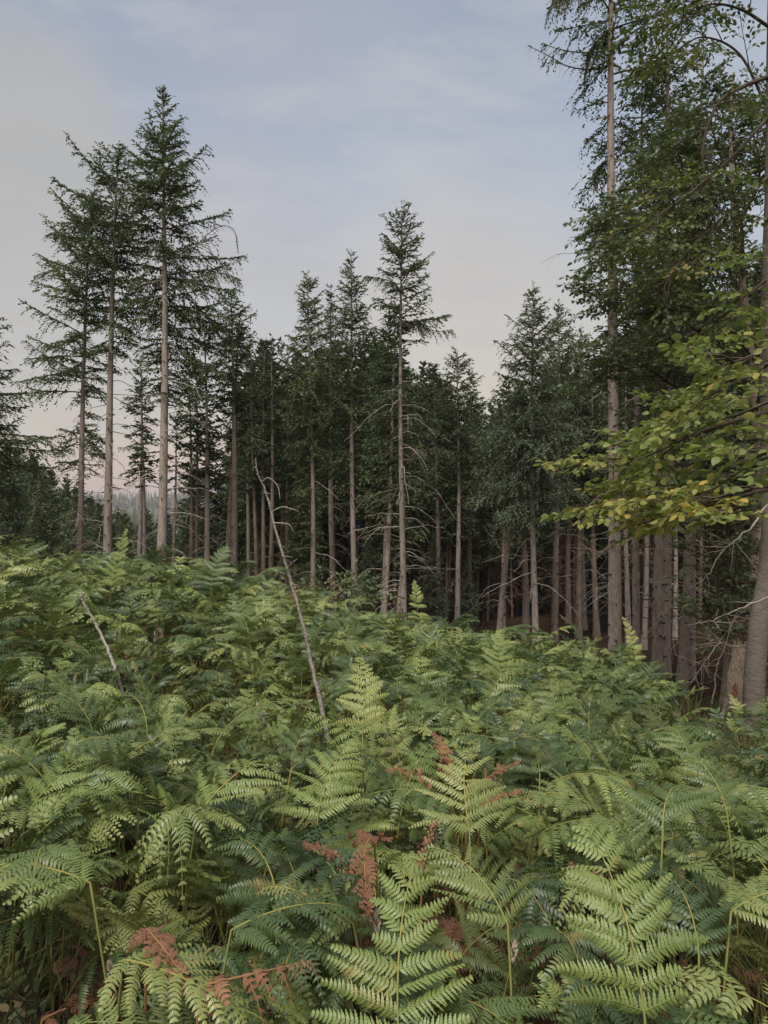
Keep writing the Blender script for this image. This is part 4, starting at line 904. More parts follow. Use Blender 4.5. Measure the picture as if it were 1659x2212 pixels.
# grass seed heads
for i, (u, v, Y, hd, lab) in enumerate([(1105, 2075, 1.75, 20, "pale fluffy grass seed head in the lower middle"), (815, 2010, 1.8, 95, "pale seed head left of the bottom centre frond"), (245, 2120, 1.5, 235, "long bare dry stem crossing the bottom left"), (160, 1475, 4.6, 80, "tall dry grass stem on the left slope")]):
    p = px(u, v, Y); z = g1(p[0], p[1]); h = math.radians(hd); r2 = np.random.default_rng(600 + i)
    e = np.array([0.12 * math.cos(h), 0.12 * math.sin(h), 0]); root = empty('seeding_grass_stem', (p[0] - e[0], p[1] - e[1], z), lab, 'grass stem')
    top = np.array([e[0], e[1], p[2] - z]); C = smooth_poly([np.zeros(3), top * np.array([.3, .3, .5]), top], 10); mb = MB(); tube(mb, C, np.linspace(.0018, .001, 10), 4); mb.build('stem', [M_STRAW], root)
    d = C[-1] - C[-2]; d /= np.linalg.norm(d); hdm = MB(); L = 0.05
    for k in range(70):
        t = r2.random(); q = C[-1] + d * (t - 0.2) * L; a = r2.normal(0, 1, 3); a -= d * a.dot(d); a /= np.linalg.norm(a); q = q + a * 0.005 * math.sin(math.pi * min(t + .1, 1)); dd = d + a * 0.35; s2 = np.cross(dd, r2.normal(0, 1, 3)); s2 /= np.linalg.norm(s2)
        hdm.add([q, q + dd * .006 + s2 * .0022, q + dd * .013, q + dd * .006 - s2 * .0022], [[0, 1, 2, 3]])
    hdm.build('seed_head', [M_SEED], root)

# ------------------------------------------------------------------ leaves
def leaves(mb, P, D, N, S, rng, var, m=0, hq=False, asp=0.62, lobed=False):
    """P base, D direction, N approx normal, S length"""
    n = len(P); D = D / np.linalg.norm(D, axis=1)[:, None]; W_ = np.cross(N, D); W_ /= np.linalg.norm(W_, axis=1)[:, None] + 1e-9; N = np.cross(D, W_)
    fold = rng.uniform(0.05, 0.30, n)[:, None]; bend = rng.uniform(-0.05, 0.30, n)[:, None]; S = S[:, None]; half = asp * 0.5
    if hq: prof = [(0.0, 0.0), (0.12, 0.55), (0.35, 0.98), (0.6, 0.92), (0.82, 0.55), (1.0, 0.0)]
    elif lobed: prof = [(0.0, 0.0), (0.25, 0.6), (0.40, 0.35), (0.6, 1.0), (0.72, 0.6), (1.0, 0.0)]
    else: prof = [(0.0, 0.0), (0.35, 0.95), (0.72, 0.72), (1.0, 0.0)]
    mid = [P + D * S * x - N * S * bend * x * x for x, _ in prof]
    k = len(prof); inner = range(1, k - 1)
    lf = [mid[i] + W_ * S * half * prof[i][1] + N * S * fold * half * prof[i][1] for i in inner]
    rt = [mid[i] - W_ * S * half * prof[i][1] + N * S * fold * half * prof[i][1] for i in inner]
    V = np.stack(mid + lf + rt, 1); nv = V.shape[1]; b = (np.arange(n) * nv)[:, None]
    q = []; tr = []; ni = k - 2
    for sd, o in ((0, k), (1, k + ni)):
        tr.append([0, o, 1] if sd else [0, 1, o]); 
        for i in range(ni - 1):
            q.append([1 + i, 2 + i, o + i + 1, o + i] if not sd else [1 + i, o + i, o + i + 1, 2 + i])
        tr.append([k - 2, k - 1, o + ni - 1] if not sd else [k - 2, o + ni - 1, k - 1])
    a = np.repeat(np.clip(var, 0, 1), nv)
    Fq = (b[:, :, None] + np.array(q)[None]).reshape(-1, 4); Ft = (b[:, :, None] + np.array(tr)[None]).reshape(-1, 3)
    n0 = mb.n; mb.add(V.reshape(-1, 3), Fq, a, m)
    mb.f.append(Ft + n0); mb.m.append(np.full(len(Ft), m, np.int32))

def spray(mb, rng, p, d, L, lsize, var, hq=False, wood=1, nside=5, planar=0.25, lobed=False, lstep=0.045, dropz=0.25, asp=0.62, varj=0.10, nj=None):
    """a flat spray of leafy twigs starting at p along d, length L"""
    d = np.asarray(d, float); d /= np.linalg.norm(d); up = np.array([0, 0, 1.0]); sd = np.cross(d, up); sd /= np.linalg.norm(sd) + 1e-9
    s = np.linspace(0, 1, 8); C = p + d * (L * s)[:, None]; C[:, 2] -= dropz * L * s * s; C += np.cumsum(rng.normal(0, 0.012, (8, 3)), axis=0) * L
    tube(mb, C, np.linspace(0.0045, 0.0015, 8) * (1.2 if L > .4 else .8), 3, 0.5, wood, cap=False)
    tw = [(C, 1.0)]
    for i in range(nside):
        t = (i + 0.7) / (nside + 0.5); q = np.array([np.interp(t, s, C[:, k]) for k in range(3)]); sg = 1 if i % 2 else -1; a = rng.uniform(0.6, 1.0)
        dd = d * math.cos(a) + sd * sg * math.sin(a) + up * rng.normal(0, planar); l = L * (0.55 - 0.28 * t) * rng.uniform(0.7, 1.2)
        T_ = q + dd * (l * s)[:, None]; T_[:, 2] -= dropz * 0.8 * l * s * s
        tube(mb, T_[::2], np.linspace(0.0022, 0.001, 4), 3, 0.5, wood, cap=False); tw.append((T_, 0.9))
    PP = []; DD = []; NN = []; SS = []; VV = []
    for T_, f in tw:
        Lt = np.linalg.norm(T_[-1] - T_[0]); n = max(2, int(Lt / lstep)); t = (np.arange(n) + 0.8) / n * 0.98; start = 0.25 if f == 1.0 else 0.1; t = start + (1 - start) * t; t = np.clip(t, 0, 1)
        q = np.stack([np.interp(t, s, T_[:, k]) for k in range(3)], -1); dt = (T_[-1] - T_[0]) / Lt; sv = np.cross(dt, up); sv /= np.linalg.norm(sv) + 1e-9
        sg = np.where(np.arange(n) % 2 == 0, 1, -1)[:, None]; an = rng.uniform(0.5, 1.0, n)[:, None]; an[-1] = 0.05
        dl = dt * np.cos(an) + sv * sg * np.sin(an); dl[:, 2] += rng.normal(-0.12, 0.22, n)
        nn = up + rng.normal(0, nj if nj else (0.85 if lobed else 0.60), (n, 3)); PP.append(q); DD.append(dl); NN.append(nn); SS.append(lsize * rng.uniform(0.65, 1.15, n)); VV.append(var + rng.normal(0, varj, n) + 0.12 * t)
    leaves(mb, np.concatenate(PP), np.concatenate(DD), np.concatenate(NN), np.concatenate(SS), rng, np.concatenate(VV), 0, hq, asp, lobed)

def limb_sprays(mb, wood_mb, rng, path, r0, r1, n_sub, sub_len, spray_len, lsize, var_fn, hq=False, lobed=False, start=0.15, nsp=4, nside=5, lstep=0.045, dropz=0.25, upb=0.15, varj=0.10, asp=0.62, wn=7):
    """main limb path (k,3); sub branches leave it and carry sprays"""
    C = smooth_poly(path, 24); s = np.linspace(0, 1, 24); tube(wood_mb, C, np.linspace(r0, r1, 24), wn, 0.5, 0, 0.02, rng)
    T = np.gradient(C, axis=0); T /= np.linalg.norm(T, axis=1)[:, None]
    for i in range(n_sub):
        t = start + (1 - start) * (i + rng.uniform(0, 1)) / n_sub; q = np.array([np.interp(t, s, C[:, k]) for k in range(3)]); d = np.array([np.interp(t, s, T[:, k]) for k in range(3)])
        sd = np.cross(d, [0, 0, 1.0]); sd /= np.linalg.norm(sd) + 1e-9; sg = 1 if i % 2 else -1; a = rng.uniform(0.4, 1.1)
        dd = d * math.cos(a) + sd * sg * math.sin(a) + np.array([0, 0, rng.normal(upb, 0.25)]); dd /= np.linalg.norm(dd); L = sub_len * rng.uniform(0.6, 1.2) * (1.1 - 0.5 * t)
        B = q + dd * (L * np.linspace(0, 1, 7))[:, None]; B[:, 2] -= dropz * L * np.linspace(0, 1, 7) ** 2
        tube(mb, B, np.linspace(max(r1, r0 * 0.3 * (1 - t)) + 0.002, 0.003, 7), 4, 0.5, 1, cap=False)
        for j in range(nsp):
            tt = 0.25 + 0.75 * (j + 0.5) / nsp; p = np.array([np.interp(tt, np.linspace(0, 1, 7), B[:, k]) for k in range(3)]); s2 = np.cross(dd, [0, 0, 1.0]); s2 /= np.linalg.norm(s2) + 1e-9
            a2 = rng.uniform(0.3, 1.0) * (1 if j % 2 else -1); d2 = dd * math.cos(a2) + s2 * math.sin(a2) + np.array([0, 0, rng.normal(0.0, 0.2)])
            spray(mb, rng, p, d2, spray_len * rng.uniform(0.7, 1.2), lsize, var_fn(p), hq, 1, nside, 0.2, lobed, lstep, dropz, asp, varj)
        p = B[-1]; spray(mb, rng, p, dd, spray_len, lsize, var_fn(p), hq, 1, nside, 0.2, lobed, lstep, dropz, asp, varj)

# --- mid beech (trunk at the right edge, 10 m)
def mid_beech():
    rng = np.random.default_rng(31); Y = 10.0
    path = [(1630, 1600), (1629, 1500), (1640, 1350), (1662, 1215), (1664, 1080), (1660, 700), (1667, 430), (1672, 0), (1680, -400), (1700, -800)]
    P = np.array([px(u, v, Y) for u, v in path]); z = g1(P[0][0], Y); base = np.array([P[0][0], Y, z])
    root = empty('beech_tree', tuple(base), "smooth grey barked beech with a kinked trunk at the right edge of the picture", 'tree')
    tk = MB(); C = smooth_poly(np.vstack([base + [0, 0, -.3], P[1:]]) - base, 40)
    R = np.interp(np.linspace(0, 1, 40), [0, .05, .2, .5, 1], [0.21, 0.135, 0.135, 0.11, 0.05]); tube(tk, C, R, 14, .5, 0, 0.03, rng)
    tk.build('trunk', [M_BEECHB], root, smooth=True)
    cr = MB(); wood = MB()
    V = lambda p: 0.42 + 0.35 * math.sin(p[0] * 2.3 + p[2] * 1.7) + rng.normal(0, 0.08)
    L = lambda pts: np.array([px(u, v, yy) - base for u, v, yy in pts])
    limbs = [  # u v Y
        (L([(1662, 165, 10), (1600, 190, 9.9), (1550, 225, 9.7), (1518, 320, 9.5), (1530, 420, 9.4), (1548, 500, 9.4)]), .032, .010, 9, 0.8),
        (L([(1662, 250, 10), (1590, 330, 9.6), (1500, 410, 9.2), (1430, 460, 9.0), (1390, 500, 8.9)]), .026, .007, 12, 0.9),
        (L([(1662, 380, 10), (1560, 470, 9.6), (1470, 560, 9.3), (1430, 630, 9.2)]), .026, .007, 9, 0.8),
        (L([(1664, 60, 10), (1600, 20, 9.6), (1530, 10, 9.2), (1470, 50, 9)]), .024, .006, 9, 0.9),
        (L([(1664, 250, 10), (1600, 120, 10), (1520, 80, 10), (1460, 110, 10)]), .022, .006, 8, 0.8),
        (L([(1665, 0, 10), (1560, -60, 9.4), (1480, -30, 9), (1420, 30, 8.8)]), .022, .006, 8, 0.8),
        (L([(1660, 600, 10), (1600, 650, 9.6), (1560, 720, 9.4)]), .022, .006, 6, 0.6),
        (L([(1662, 330, 10), (1700, 250, 11), (1800, 100, 11.5), (1900, 0, 12)]), .045, .01, 9, 1.2),
        (L([(1666, 0, 10), (1740, -150, 10.5), (1850, -300, 11)]), .045, .01, 9, 1.2),
        (L([(1662, 480, 10), (1740, 420, 9), (1850, 380, 8)]), .04, .01, 8, 1.1),
    ]
    for pth, r0, r1, ns, sl in limbs:
        lw = MB(); limb_sprays(cr, lw, rng, pth, r0, r1, ns, sl, 0.42, 0.075, V, False, False, 0.2, 3, 4, 0.05, 0.15); lw.build('limb', [M_TWIG], root, smooth=True)
    cr.build('crown', [M_BEECHM, M_TWIG], root)
mid_beech()

# --- near beech: stands just outside the frame on the right, its branches reach in
def near_beech():
    rng = np.random.default_rng(32); bx, by = 2.9, 4.2; z = g1(bx, by); base = np.array([bx, by, z])
    root = empty('beech_tree', tuple(base), "near beech whose yellow green leafy branches reach in from the right edge", 'tree')
    tk = MB(); C = smooth_poly([(0, 0, -.3), (0.02, 0, 1), (-0.05, 0.05, 3), (0.05, 0.1, 6), (0.2, 0.2, 9)], 30); tube(tk, C, np.linspace(.13, .04, 30), 12, .5, 0, .03, rng); tk.build('trunk', [M_BEECHB], root, smooth=True)
    cr = MB(); L = lambda pts: np.array([px(u, v, yy) - base for u, v, yy in pts])
    def V(p):
        q = p + base; u = U0 + FPX * q[0] / q[1]; v = VH - FPX * (q[2] - CZ) / q[1]
        return 0.30 + 0.35 * max(0, math.sin(q[0] * 3.1 + q[2] * 5.2)) + rng.normal(0, 0.10)
    tr = (1940, 4.2)
    limbs = [
        (L([(tr[0], 900, 4.2), (1700, 960, 4.3), (1500, 1040, 4.4), (1420, 1085, 4.5), (1330, 1098, 4.6)]), .020, .004, 10, 0.42, 0.32),
        (L([(tr[0], 820, 4.2), (1700, 880, 4.2), (1520, 930, 4.3), (1420, 975, 4.4), (1335, 1010, 4.5)]), .020, .004, 11, 0.42, 0.32),
        (L([(tr[0], 700, 4.2), (1720, 760, 4.1), (1600, 820, 4.1), (1520, 860, 4.1)]), .020, .005, 9, 0.42, 0.3),
        (L([(tr[0], 650, 4.2), (1740, 690, 4.0), (1640, 760, 3.9), (1560, 790, 3.9)]), .018, .005, 7, 0.36, 0.28),
        (L([(tr[0], 1000, 4.2), (1720, 1040, 3.9), (1600, 1060, 3.8), (1500, 1090, 3.9)]), .018, .004, 8, 0.38, 0.3),
        (L([(tr[0], 950, 4.2), (1760, 960, 3.4), (1680, 980, 3.2), (1610, 1010, 3.2)]), .016, .004, 6, 0.30, 0.26),
        (L([(tr[0], 1080, 4.2), (1720, 1110, 3.6), (1640, 1110, 3.3), (1570, 1105, 3.2)]), .012, .003, 4, 0.22, 0.2),
        (L([(tr[0], 930, 4.2), (1650, 980, 4.6), (1500, 1000, 4.9), (1400, 1030, 5.0)]), .018, .004, 9, 0.42, 0.3),
        (L([(tr[0], 860, 4.2), (1700, 860, 4.7), (1580, 900, 4.9), (1450, 930, 5.0)]), .018, .004, 9, 0.40, 0.3),
        (L([(tr[0], 1010, 4.2), (1650, 1060, 4.5), (1520, 1095, 4.7), (1460, 1110, 4.8)]), .018, .004, 6, 0.34, 0.26),
        (L([(2000, 500, 4.4), (1760, 560, 4.8), (1690, 600, 5), (1640, 640, 5.1)]), .018, .004, 5, 0.36, 0.28),
        (L([(1960, 600, 4.2), (2100, 500, 4.2), (2250, 480, 4.0)]), .02, .005, 7, 0.6, 0.3),
        (L([(1950, 900, 4.2), (2100, 850, 4.0), (2250, 850, 3.8)]), .02, .005, 7, 0.6, 0.3),
    ]
    for pth, r0, r1, ns, sl, sp in limbs:
        lw = MB(); limb_sprays(cr, lw, rng, pth, r0, r1, max(3, int(ns * 0.8)), sl, sp, 0.054, V, True, False, 0.22, 2, 5, 0.036, 0.12, 0.12, 0.14, 0.66, 6); lw.build('limb', [M_TWIG], root, smooth=True)
    cr.build('crown', [M_BEECH, M_TWIG], root)
near_beech()

# --- oaks: dark leaf mass on the right
def oak(label, seed, Y, ub, wpx, limbs, vtop, nsub, lsize=0.085, sub=1.1, spl=0.5, dead=10):
    rng = np.random.default_rng(seed); x = (ub - U0) / FPX * Y; z = g1(x, Y); base = np.array([x, Y, z]); H = CZ + (VH - vtop) / FPX * Y - z
    root = empty('oak_tree', tuple(base), label, 'tree')
    ax = lambda zz: (0.25 * math.sin(zz * 0.5), 0.1 * math.sin(zz * .7)); tk = MB(); zs = np.linspace(-.4, H, 26)
    r0 = wpx * Y / FPX * 0.5; tube(tk, np.array([[*ax(q), q] for q in zs]), r0 * (1 - np.clip(zs, 0, H) / H * 0.85), 12, .5, 0, .04, rng); tk.build('trunk', [M_STUMPB], root, smooth=True)
    cr = MB(); V = lambda p: 0.35 + 0.30 * math.sin(p[0] * 2.0 + p[2] * 1.3 + seed) * math.cos(p[2] * 2.1) + rng.normal(0, 0.08)
    for pts in limbs:
        P = np.array([px(u, v, yy) - base for u, v, yy in pts]); zz = P[0][2]; st = np.array([*ax(zz), zz]); P = np.vstack([st, P[1:]])
        lw = MB(); limb_sprays(cr, lw, rng, P, 0.038, 0.010, nsub, sub, spl, lsize, V, False, True, 0.12, 4, 4, 0.05, 0.2, 0.05); lw.build('limb', [M_TWIG], root, smooth=True)
    cr.build('crown', [M_OAK, M_TWIG], root)
    return root
oak("tall oak whose dark leaf mass fills the upper right behind the beech", 41, 13.0, 1612, 34, [
    [(1612, 900, 13), (1560, 760, 12.6), (1470, 690, 12.2), (1400, 640, 12), (1345, 610, 11.9)],
    [(1612, 980, 13), (1540, 900, 12.6), (1450, 830, 12.3), (1390, 790, 12), (1350, 775, 12)],
    [(1612, 800, 13), (1540, 620, 12.6), (1460, 520, 12.4), (1410, 450, 12.2), (1370, 440, 12)],
    [(1612, 700, 13), (1560, 540, 13), (1500, 420, 13), (1440, 330, 13)],
    [(1612, 620, 13), (1600, 480, 12.7), (1560, 350, 12.5), (1530, 250, 12.4)],
    [(1612, 900, 13), (1640, 800, 12.5), (1560, 700, 12), (1500, 660, 11.8)],
    [(1612, 1050, 13), (1580, 1000, 12.5), (1520, 960, 12), (1430, 930, 11.9)],
    [(1612, 760, 13), (1560, 680, 13.6), (1450, 600, 14), (1390, 530, 14), (1350, 510, 14)],
    [(1612, 500, 13), (1640, 380, 13), (1620, 260, 13)],
    [(1612, 850, 13), (1700, 700, 13), (1800, 600, 13)], [(1612, 650, 13), (1720, 500, 13), (1820, 350, 13)],
    [(1612, 850, 13), (1560, 860, 14), (1480, 800, 14.5), (1420, 740, 14.5)],
    ], 150, 22, 0.10)
oak("small dark leaved oak standing low between the right hand trunks and the beech", 42, 12.4, 1560, 12, [
    [(1560, 1380, 12.4), (1540, 1340, 12.2), (1525, 1300, 12)], [(1560, 1300, 12.4), (1585, 1260, 12.2), (1600, 1210, 12)],
    [(1560, 1250, 12.4), (1540, 1210, 12.2), (1530, 1160, 12)], [(1560, 1330, 12.4), (1590, 1330, 12.1), (1610, 1300, 12)],
    [(1560, 1200, 12.4), (1570, 1150, 12.2), (1590, 1100, 12)], [(1560, 1350, 12.4), (1575, 1370, 12), (1590, 1350, 11.8)],
    [(1560, 1150, 12.4), (1545, 1100, 12.2), (1540, 1060, 12)],
    ], 1050, 8, 0.085, 0.5, 0.32)
oak("dense small oak behind the beech trunk at the right edge", 43, 13.6, 1680, 14, [
    [(1680, 1400, 13.6), (1650, 1340, 13.4), (1630, 1280, 13.2)], [(1680, 1300, 13.6), (1650, 1240, 13.4), (1635, 1180, 13.2)],
    [(1680, 1200, 13.6), (1650, 1130, 13.4), (1620, 1080, 13.2)], [(1680, 1420, 13.6), (1660, 1440, 13), (1640, 1440, 12.8)], [(1680, 1100, 13.6), (1640, 1000, 13.4), (1600, 960, 13.2)],
    ], 950, 8, 0.085, 0.6, 0.36)

# --- broken stump beside the beech
def stump():
    rng = np.random.default_rng(55); Y = 11.0; x = (1587 - U0) / FPX * Y; z = g1(x, Y); k = Y / FPX; top = CZ + (VH - 1396) * k - z
    root = empty('tree_stump', (x, Y, z), "thick broken stump with a red rotten patch left of the beech foot", 'stump')
    mb = MB(); zs = np.linspace(-.3, top, 14); P = np.stack([0.10 * (zs / top), 0 * zs, zs], -1); R = np.interp(zs, [-.3, 0, top * .5, top], [27 * k, 25 * k, 23 * k, 17 * k])
    tube(mb, P, R, 18, .5, 0, .06, rng)
    th = np.linspace(0, 2 * np.pi, 22, endpoint=False)   # splintered rim round the broken top
    for q in th:
        rr_ = 15.5 * k * rng.uniform(.75, 1.0); h_ = rng.uniform(.03, .13); c_ = np.array([0.10 + rr_ * math.cos(q), rr_ * math.sin(q), top - .03])
        tube(mb, np.array([c_, c_ + [0, 0, h_ * .6], c_ + [rng.normal(0, .012), rng.normal(0, .012), h_]]), [2.6 * k, 1.8 * k, .3 * k], 4, .5, 0)
    for q in (3.4, 4.2, 5.0, 5.8, 0.6):                   # root flare
        d_ = np.array([math.cos(q), math.sin(q), 0]); tube(mb, smooth_poly([d_ * 20 * k + [0, 0, .30], d_ * 27 * k + [0, 0, .10], d_ * 40 * k + [0, 0, -.06]], 6), np.linspace(7 * k, 3 * k, 6), 7, .5, 0, .08, rng)
    mb.build('trunk', [M_STUMPB], root, smooth=True)
    rt = MB(); th = np.linspace(0, 6.28, 22, endpoint=False); zc = top * 0.36
    a = math.radians(232)
    V = []
    for t in th:
        da = 0.22 * math.cos(t) * (1 + rng.normal(0, .28)); dz = 0.17 * math.sin(t) * (1 + rng.normal(0, .22)); zz = zc + dz; rr = np.interp(zz, zs, R) + 0.014
        V.append((0.10 * zz / top + rr * math.cos(a + da), rr * math.sin(a + da), zz))
    rr = np.interp(zc, zs, R) + 0.02; V.append((0.10 * zc / top + rr * math.cos(a), rr * math.sin(a), zc)); n = len(V)
    rt.add(V, [[i, (i + 1) % (n - 1), n - 1] for i in range(n - 1)]); rt.build('rotten_patch', [M_ROT], root)
stump()
# fallen crooked branch and brush between the trunks and the stump
def twisty(name, label, cat, pts, r0, r1, mat, seed, nsub=8, sl=0.3):
    rng = np.random.default_rng(seed); P = np.array([px(*p) for p in pts]); base = P[0].copy(); base[2] = min(base[2], g1(base[0], base[1]) + 0.0) if False else base[2]
    root = empty(name, tuple(base), label, cat); mb = MB(); C = smooth_poly(P - base, 24); C[1:-1] += rng.normal(0, 0.006, (22, 3)); tube(mb, C, np.linspace(r0, r1, 24), 6, .5, 0, .06, rng); mb.build('stem', [mat], root, smooth=True)
    for i in range(nsub):
        j = rng.integers(4, 22); d = rng.normal(0, 1, 3); d[2] = d[2] * 0.6; d /= np.linalg.norm(d); tb = MB(); l = sl * rng.uniform(0.4, 1.2); s = np.linspace(0, 1, 6)
        Q = C[j] + d * (l * s)[:, None] + np.cumsum(rng.normal(0, .02, (6, 3)), axis=0) * l; tube(tb, Q, np.linspace(r1 * 1.3, r1 * .4, 6), 4)
        tb.build('twig', [mat], root, smooth=True)
    return root
twisty('bare_branch', "crooked pale bare branch arching over the broken stump", 'branch', [(1612, 1395, 10.4), (1585, 1398, 10.4), (1555, 1390, 10.4), (1530, 1420, 10.4), (1510, 1450, 10.4), (1490, 1480, 10.4)], .015, .004, M_DEADWD, 71, 14, .45)
twisty('bare_sapling', "thin crooked grey sapling in front of the dark gap left of the stump", 'sapling', [(1538, 1520, 10.2), (1545, 1480, 10.2), (1548, 1440, 10.2), (1565, 1400, 10.2), (1580, 1350, 10.2), (1595, 1320, 10.2)], .012, .003, M_DEADWD, 72, 12, .4)
twisty('bare_branch', "pale forked bare twig hanging below the near beech leaves at right", 'branch', [(1659, 1090, 5.0), (1600, 1160, 5.0), (1560, 1190, 5.0), (1530, 1240, 5.0), (1490, 1270, 5.0)], .007, .002, M_DEADW, 73, 10, .3)
twisty('bare_branch', "long thin bare twig curving down across the oak leaves at right", 'branch', [(1659, 1290, 6.0), (1610, 1310, 6.0), (1560, 1330, 6.0), (1520, 1345, 6.0), (1480, 1350, 6.0)], .006, .002, M_DEADW, 74, 10, .3)
twisty('bare_branch', "tangle of dead brushwood at the foot of the right hand trunks", 'branch', [(1470, 1480, 12.0), (1500, 1440, 11.8), (1520, 1430, 11.6), (1545, 1400, 11.5)], .008, .002, M_DEADWD, 75, 22, .55)
twisty('bare_branch', "grey dead twigs below the tip of the low beech branch", 'branch', [(1420, 1150, 6.2), (1370, 1160, 6.2), (1300, 1190, 6.2), (1250, 1175, 6.2)], .006, .002, M_DEADWD, 76, 12, .35)

# --- dark boulder behind the beech foot
def boulder():
    rng = np.random.default_rng(80); Y = 10.6; x = (1672 - U0) / FPX * Y; z = g1(x, Y); mb = MB(); nu, nv = 20, 12; V = []
    for j in range(nv + 1):
        for i in range(nu):
            th = i / nu * 6.283; ph = j / nv * math.pi; d = np.array([math.sin(ph) * math.cos(th), math.sin(ph) * math.sin(th), math.cos(ph)]); r = 1 + 0.07 * math.sin(3 * th + 2 * ph) + 0.05 * math.sin(5 * ph + th)
            V.append(d * r * np.array([0.20, 0.22, 0.48]))
    Fq = [[j * nu + i, (j + 1) * nu + i, (j + 1) * nu + (i + 1) % nu, j * nu + (i + 1) % nu] for j in range(nv) for i in range(nu)]
    mb.add(V, Fq); o = mb.build('boulder', [M_ROCK], smooth=True); o.location = (x, Y, z + 0.08); tag(o, "dark rounded shape half hidden behind the beech trunk at the right edge", 'boulder')
boulder()

# --- the leaning dead pole and the shorter stick
def pole(label, pts, r0, r1, twigs, seed):
    rng = np.random.default_rng(seed); P = np.array([px(*p) for p in pts]); b = P[0]; z = g1(b[0], b[1]); d = P[0] - P[1]; d /= np.linalg.norm(d)
    foot = P[0] + d * max(0, (P[0][2] - z + 0.05)) / max(-d[2], 0.3); base = np.array([foot[0], foot[1], foot[2]])
    root = empty('dead_sapling', tuple(base), label, 'dead tree'); C = smooth_poly(np.vstack([foot, P]) - base, 60); C[1:-1] += rng.normal(0, .0018, (58, 3))
    mb = MB(); tube(mb, C, np.linspace(r0 * 1.1, r1, 60), 8, .5, 0, .08, rng); mb.build('stem', [M_POLE], root, smooth=True)
    for tp in twigs:
        Q = smooth_poly(np.array([px(*p) for p in tp]) - base, 12); tb = MB(); tube(tb, Q, np.linspace(.0045, .0018, 12), 5, .5, 0, .08, rng); tb.build('twig', [M_POLE], root, smooth=True)
pole("tall pale leaning dead pole with hooked side twigs rising from the ferns", [(704, 1578, 4.0), (688, 1500, 4.05), (670, 1420, 4.1), (652, 1340, 4.12), (622, 1235, 4.16), (597, 1150, 4.2), (573, 1060, 4.24), (556, 1022, 4.24), (553, 988, 4.24)], .0125, .0036, [
    [(566, 1042, 4.24), (580, 1032, 4.2), (600, 1050, 4.16), (605, 1078, 4.12)], [(568, 1065, 4.22), (580, 1066, 4.24), (588, 1068, 4.26)],
    [(588, 1105, 4.2), (610, 1095, 4.1), (632, 1100, 4.0), (645, 1105, 3.98)], [(592, 1130, 4.2), (610, 1130, 4.16), (625, 1134, 4.16), (634, 1148, 4.16)], [(620, 1232, 4.16), (628, 1218, 4.12), (642, 1208, 4.1)],
    [(612, 1203, 4.16), (620, 1202, 4.12), (632, 1204, 4.12)], [(626, 1262, 4.16), (635, 1263, 4.12), (643, 1264, 4.1)], [(600, 1180, 4.18), (598, 1172, 4.1), (596, 1165, 4.05)], [(622, 1245, 4.16), (617, 1240, 4.12), (618, 1230, 4.1)]], 91)
pole("shorter pale dead stick leaning to the left on the fern slope", [(262, 1490, 4.3), (250, 1450, 4.3), (232, 1400, 4.35), (208, 1350, 4.4), (180, 1300, 4.4), (174, 1282, 4.4)], .0105, .006, [[(176, 1290, 4.4), (182, 1284, 4.35), (186, 1280, 4.3)]], 92)
pole("low grey dead stick half buried in ferns left of the tall pale pole", [(578, 1590, 4.2), (570, 1560, 4.2), (560, 1535, 4.25), (555, 1518, 4.3)], .010, .006, [[(565, 1545, 4.2), (575, 1543, 4.2), (582, 1542, 4.1)]], 93)

# --- leafy low plants
def leafy_plant(label, u, v, Y, h, nst, lsize, seed, spread=0.25, mat=None, cat='shrub', name='bramble_bush'):
    rng = np.random.default_rng(seed); p = px(u, v, Y); z = g1(p[0], p[1]); root = empty(name, (p[0], p[1], z), label, cat); cr = MB(); hh = p[2] - z
    for i in range(nst):
        ph = rng.uniform(0, 6.28); e = np.array([math.cos(ph) * spread * rng.uniform(.3, 1), math.sin(ph) * spread * rng.uniform(.3, 1), hh * rng.uniform(0.75, 1.08)])
        C = smooth_poly([(0, 0, -.02), (e[0] * .3, e[1] * .3, e[2] * .6), tuple(e)], 8); tb = MB(); tube(tb, C, np.linspace(.005, .002, 8), 4); tb.build('stem', [M_TWIG], root)
        spray(cr, rng, C[3], e - C[3] * .6, h * 0.9, lsize, rng.uniform(0.2, 0.9), True, 1, 6, .4, False, lsize * 0.6, 0.3, 0.5, 0.15)
        spray(cr, rng, C[5], np.array([e[0], e[1], .1 * hh]), h * 0.7, lsize, rng.uniform(0.2, 0.9), True, 1, 5, .4, False, lsize * 0.6, 0.3, 0.5, 0.15)
    cr.build('leaves', [mat or M_SHRUB, M_TWIG], root)
leafy_plant("brownish leaved bush standing before the trunks left of the tall central conifer", 735, 1215, 14.5, 1.2, 12, .085, 201, 0.9)
leafy_plant("reddish leaved bush to the left of the brownish one, before the trunks", 690, 1245, 14.0, 1.0, 9, .08, 202, 0.7)
leafy_plant("grey green sapling leaves poking above the ferns right of the central trunk", 925, 1325, 11.5, 0.5, 6, .075, 203, 0.35)
leafy_plant("pinkish brown wilted plant in front of the foot of the dead pole", 640, 1600, 3.3, 0.30, 7, .055, 204, 0.22)
leafy_plant("second wilted brown plant right of the one below the dead pole", 745, 1600, 3.3, 0.28, 6, .05, 205, 0.2)
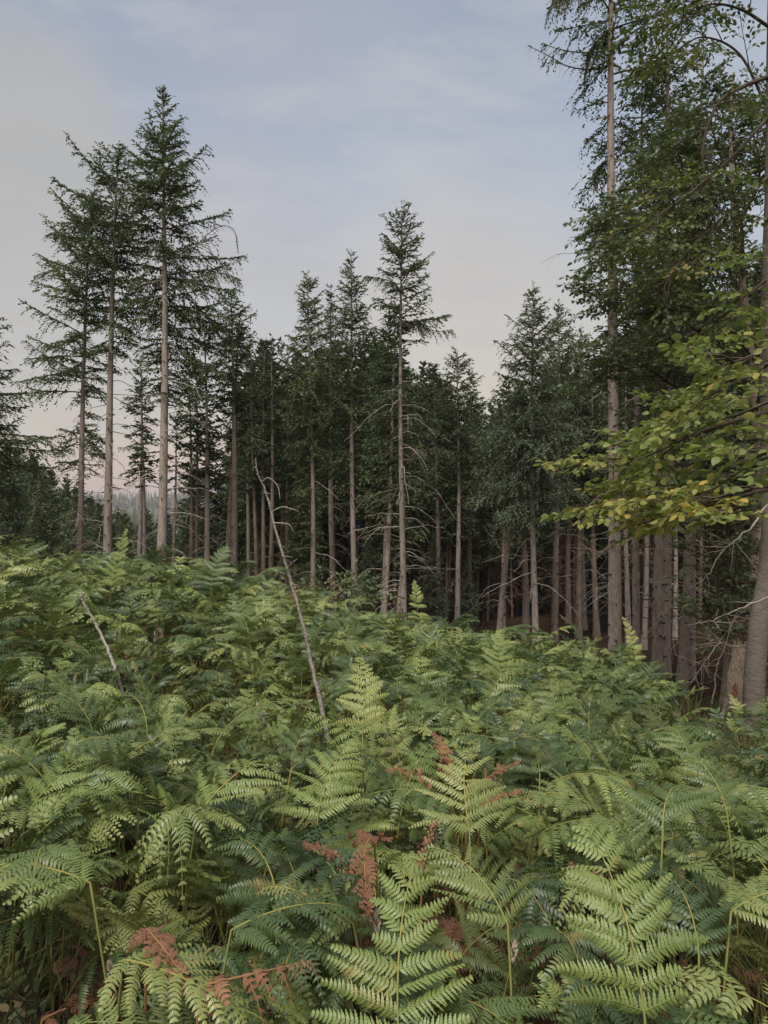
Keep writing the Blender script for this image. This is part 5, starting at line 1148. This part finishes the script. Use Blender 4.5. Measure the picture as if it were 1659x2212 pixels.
leafy_plant("low round leaved green plant in the dark hollow at the left edge", 55, 1520, 4.2, 0.32, 8, .06, 206, 0.3, M_OAK)
leafy_plant("pale green broad leaved weed above the round leaved one at the left edge", 35, 1420, 5.2, 0.30, 6, .07, 207, 0.25)
leafy_plant("yellow green bush at the left edge among the first trunks", 10, 1120, 16.0, 0.9, 9, .09, 208, 0.8, M_BEECHM)
leafy_plant("light green sapling leaning toward the twin leaning trunk", 795, 1255, 15.0, 0.6, 5, .08, 209, 0.5, M_BEECHM)
leafy_plant("bramble sprig with broad leaves among the ferns at the left, below the short stick", 180, 1560, 3.6, 0.26, 6, .05, 210, 0.22)
leafy_plant("broad leaved weed among the ferns just above the bottom centre frond", 800, 1960, 1.9, 0.20, 5, .04, 211, 0.15, M_OAK)
leafy_plant("small bramble with reddish leaves near the left bottom corner", 120, 2050, 1.9, 0.2, 5, .04, 212, 0.15)
leafy_plant("bramble sprig among the ferns right of centre, far up the slope", 1180, 1500, 6.2, 0.32, 6, .06, 213, 0.3)
leafy_plant("dark leaved weed in the hollow at lower right", 1330, 1960, 2.1, 0.2, 5, .045, 214, 0.18, M_OAK)
# ------------------------------------------------------------------ air
hb = MB(); hx, h0, h1 = 4700.0, -62.0, 48.0
hb.add([(-hx, -hx, h0), (hx, -hx, h0), (hx, hx, h0), (-hx, hx, h0), (-hx, -hx, h1), (hx, -hx, h1), (hx, hx, h1), (-hx, hx, h1)], [[0, 3, 2, 1], [4, 5, 6, 7], [0, 1, 5, 4], [1, 2, 6, 5], [2, 3, 7, 6], [3, 0, 4, 7]])
hm, ht = new_mat("evening_air"); hv_ = ht.add('ShaderNodeVolumePrincipled', inp={'Color': (0.86, 0.84, 0.86, 1), 'Density': 0.00030, 'Anisotropy': 0.1}); ht.add('ShaderNodeOutputMaterial', inp={'Volume': hv_.outputs[0]})
tag(hb.build('haze', [hm]), 'thin evening haze over the valley and far hill', 'haze', kind='stuff')
print("meshes", len(bpy.data.meshes), "polys", sum(len(m.polygons) for m in bpy.data.meshes))
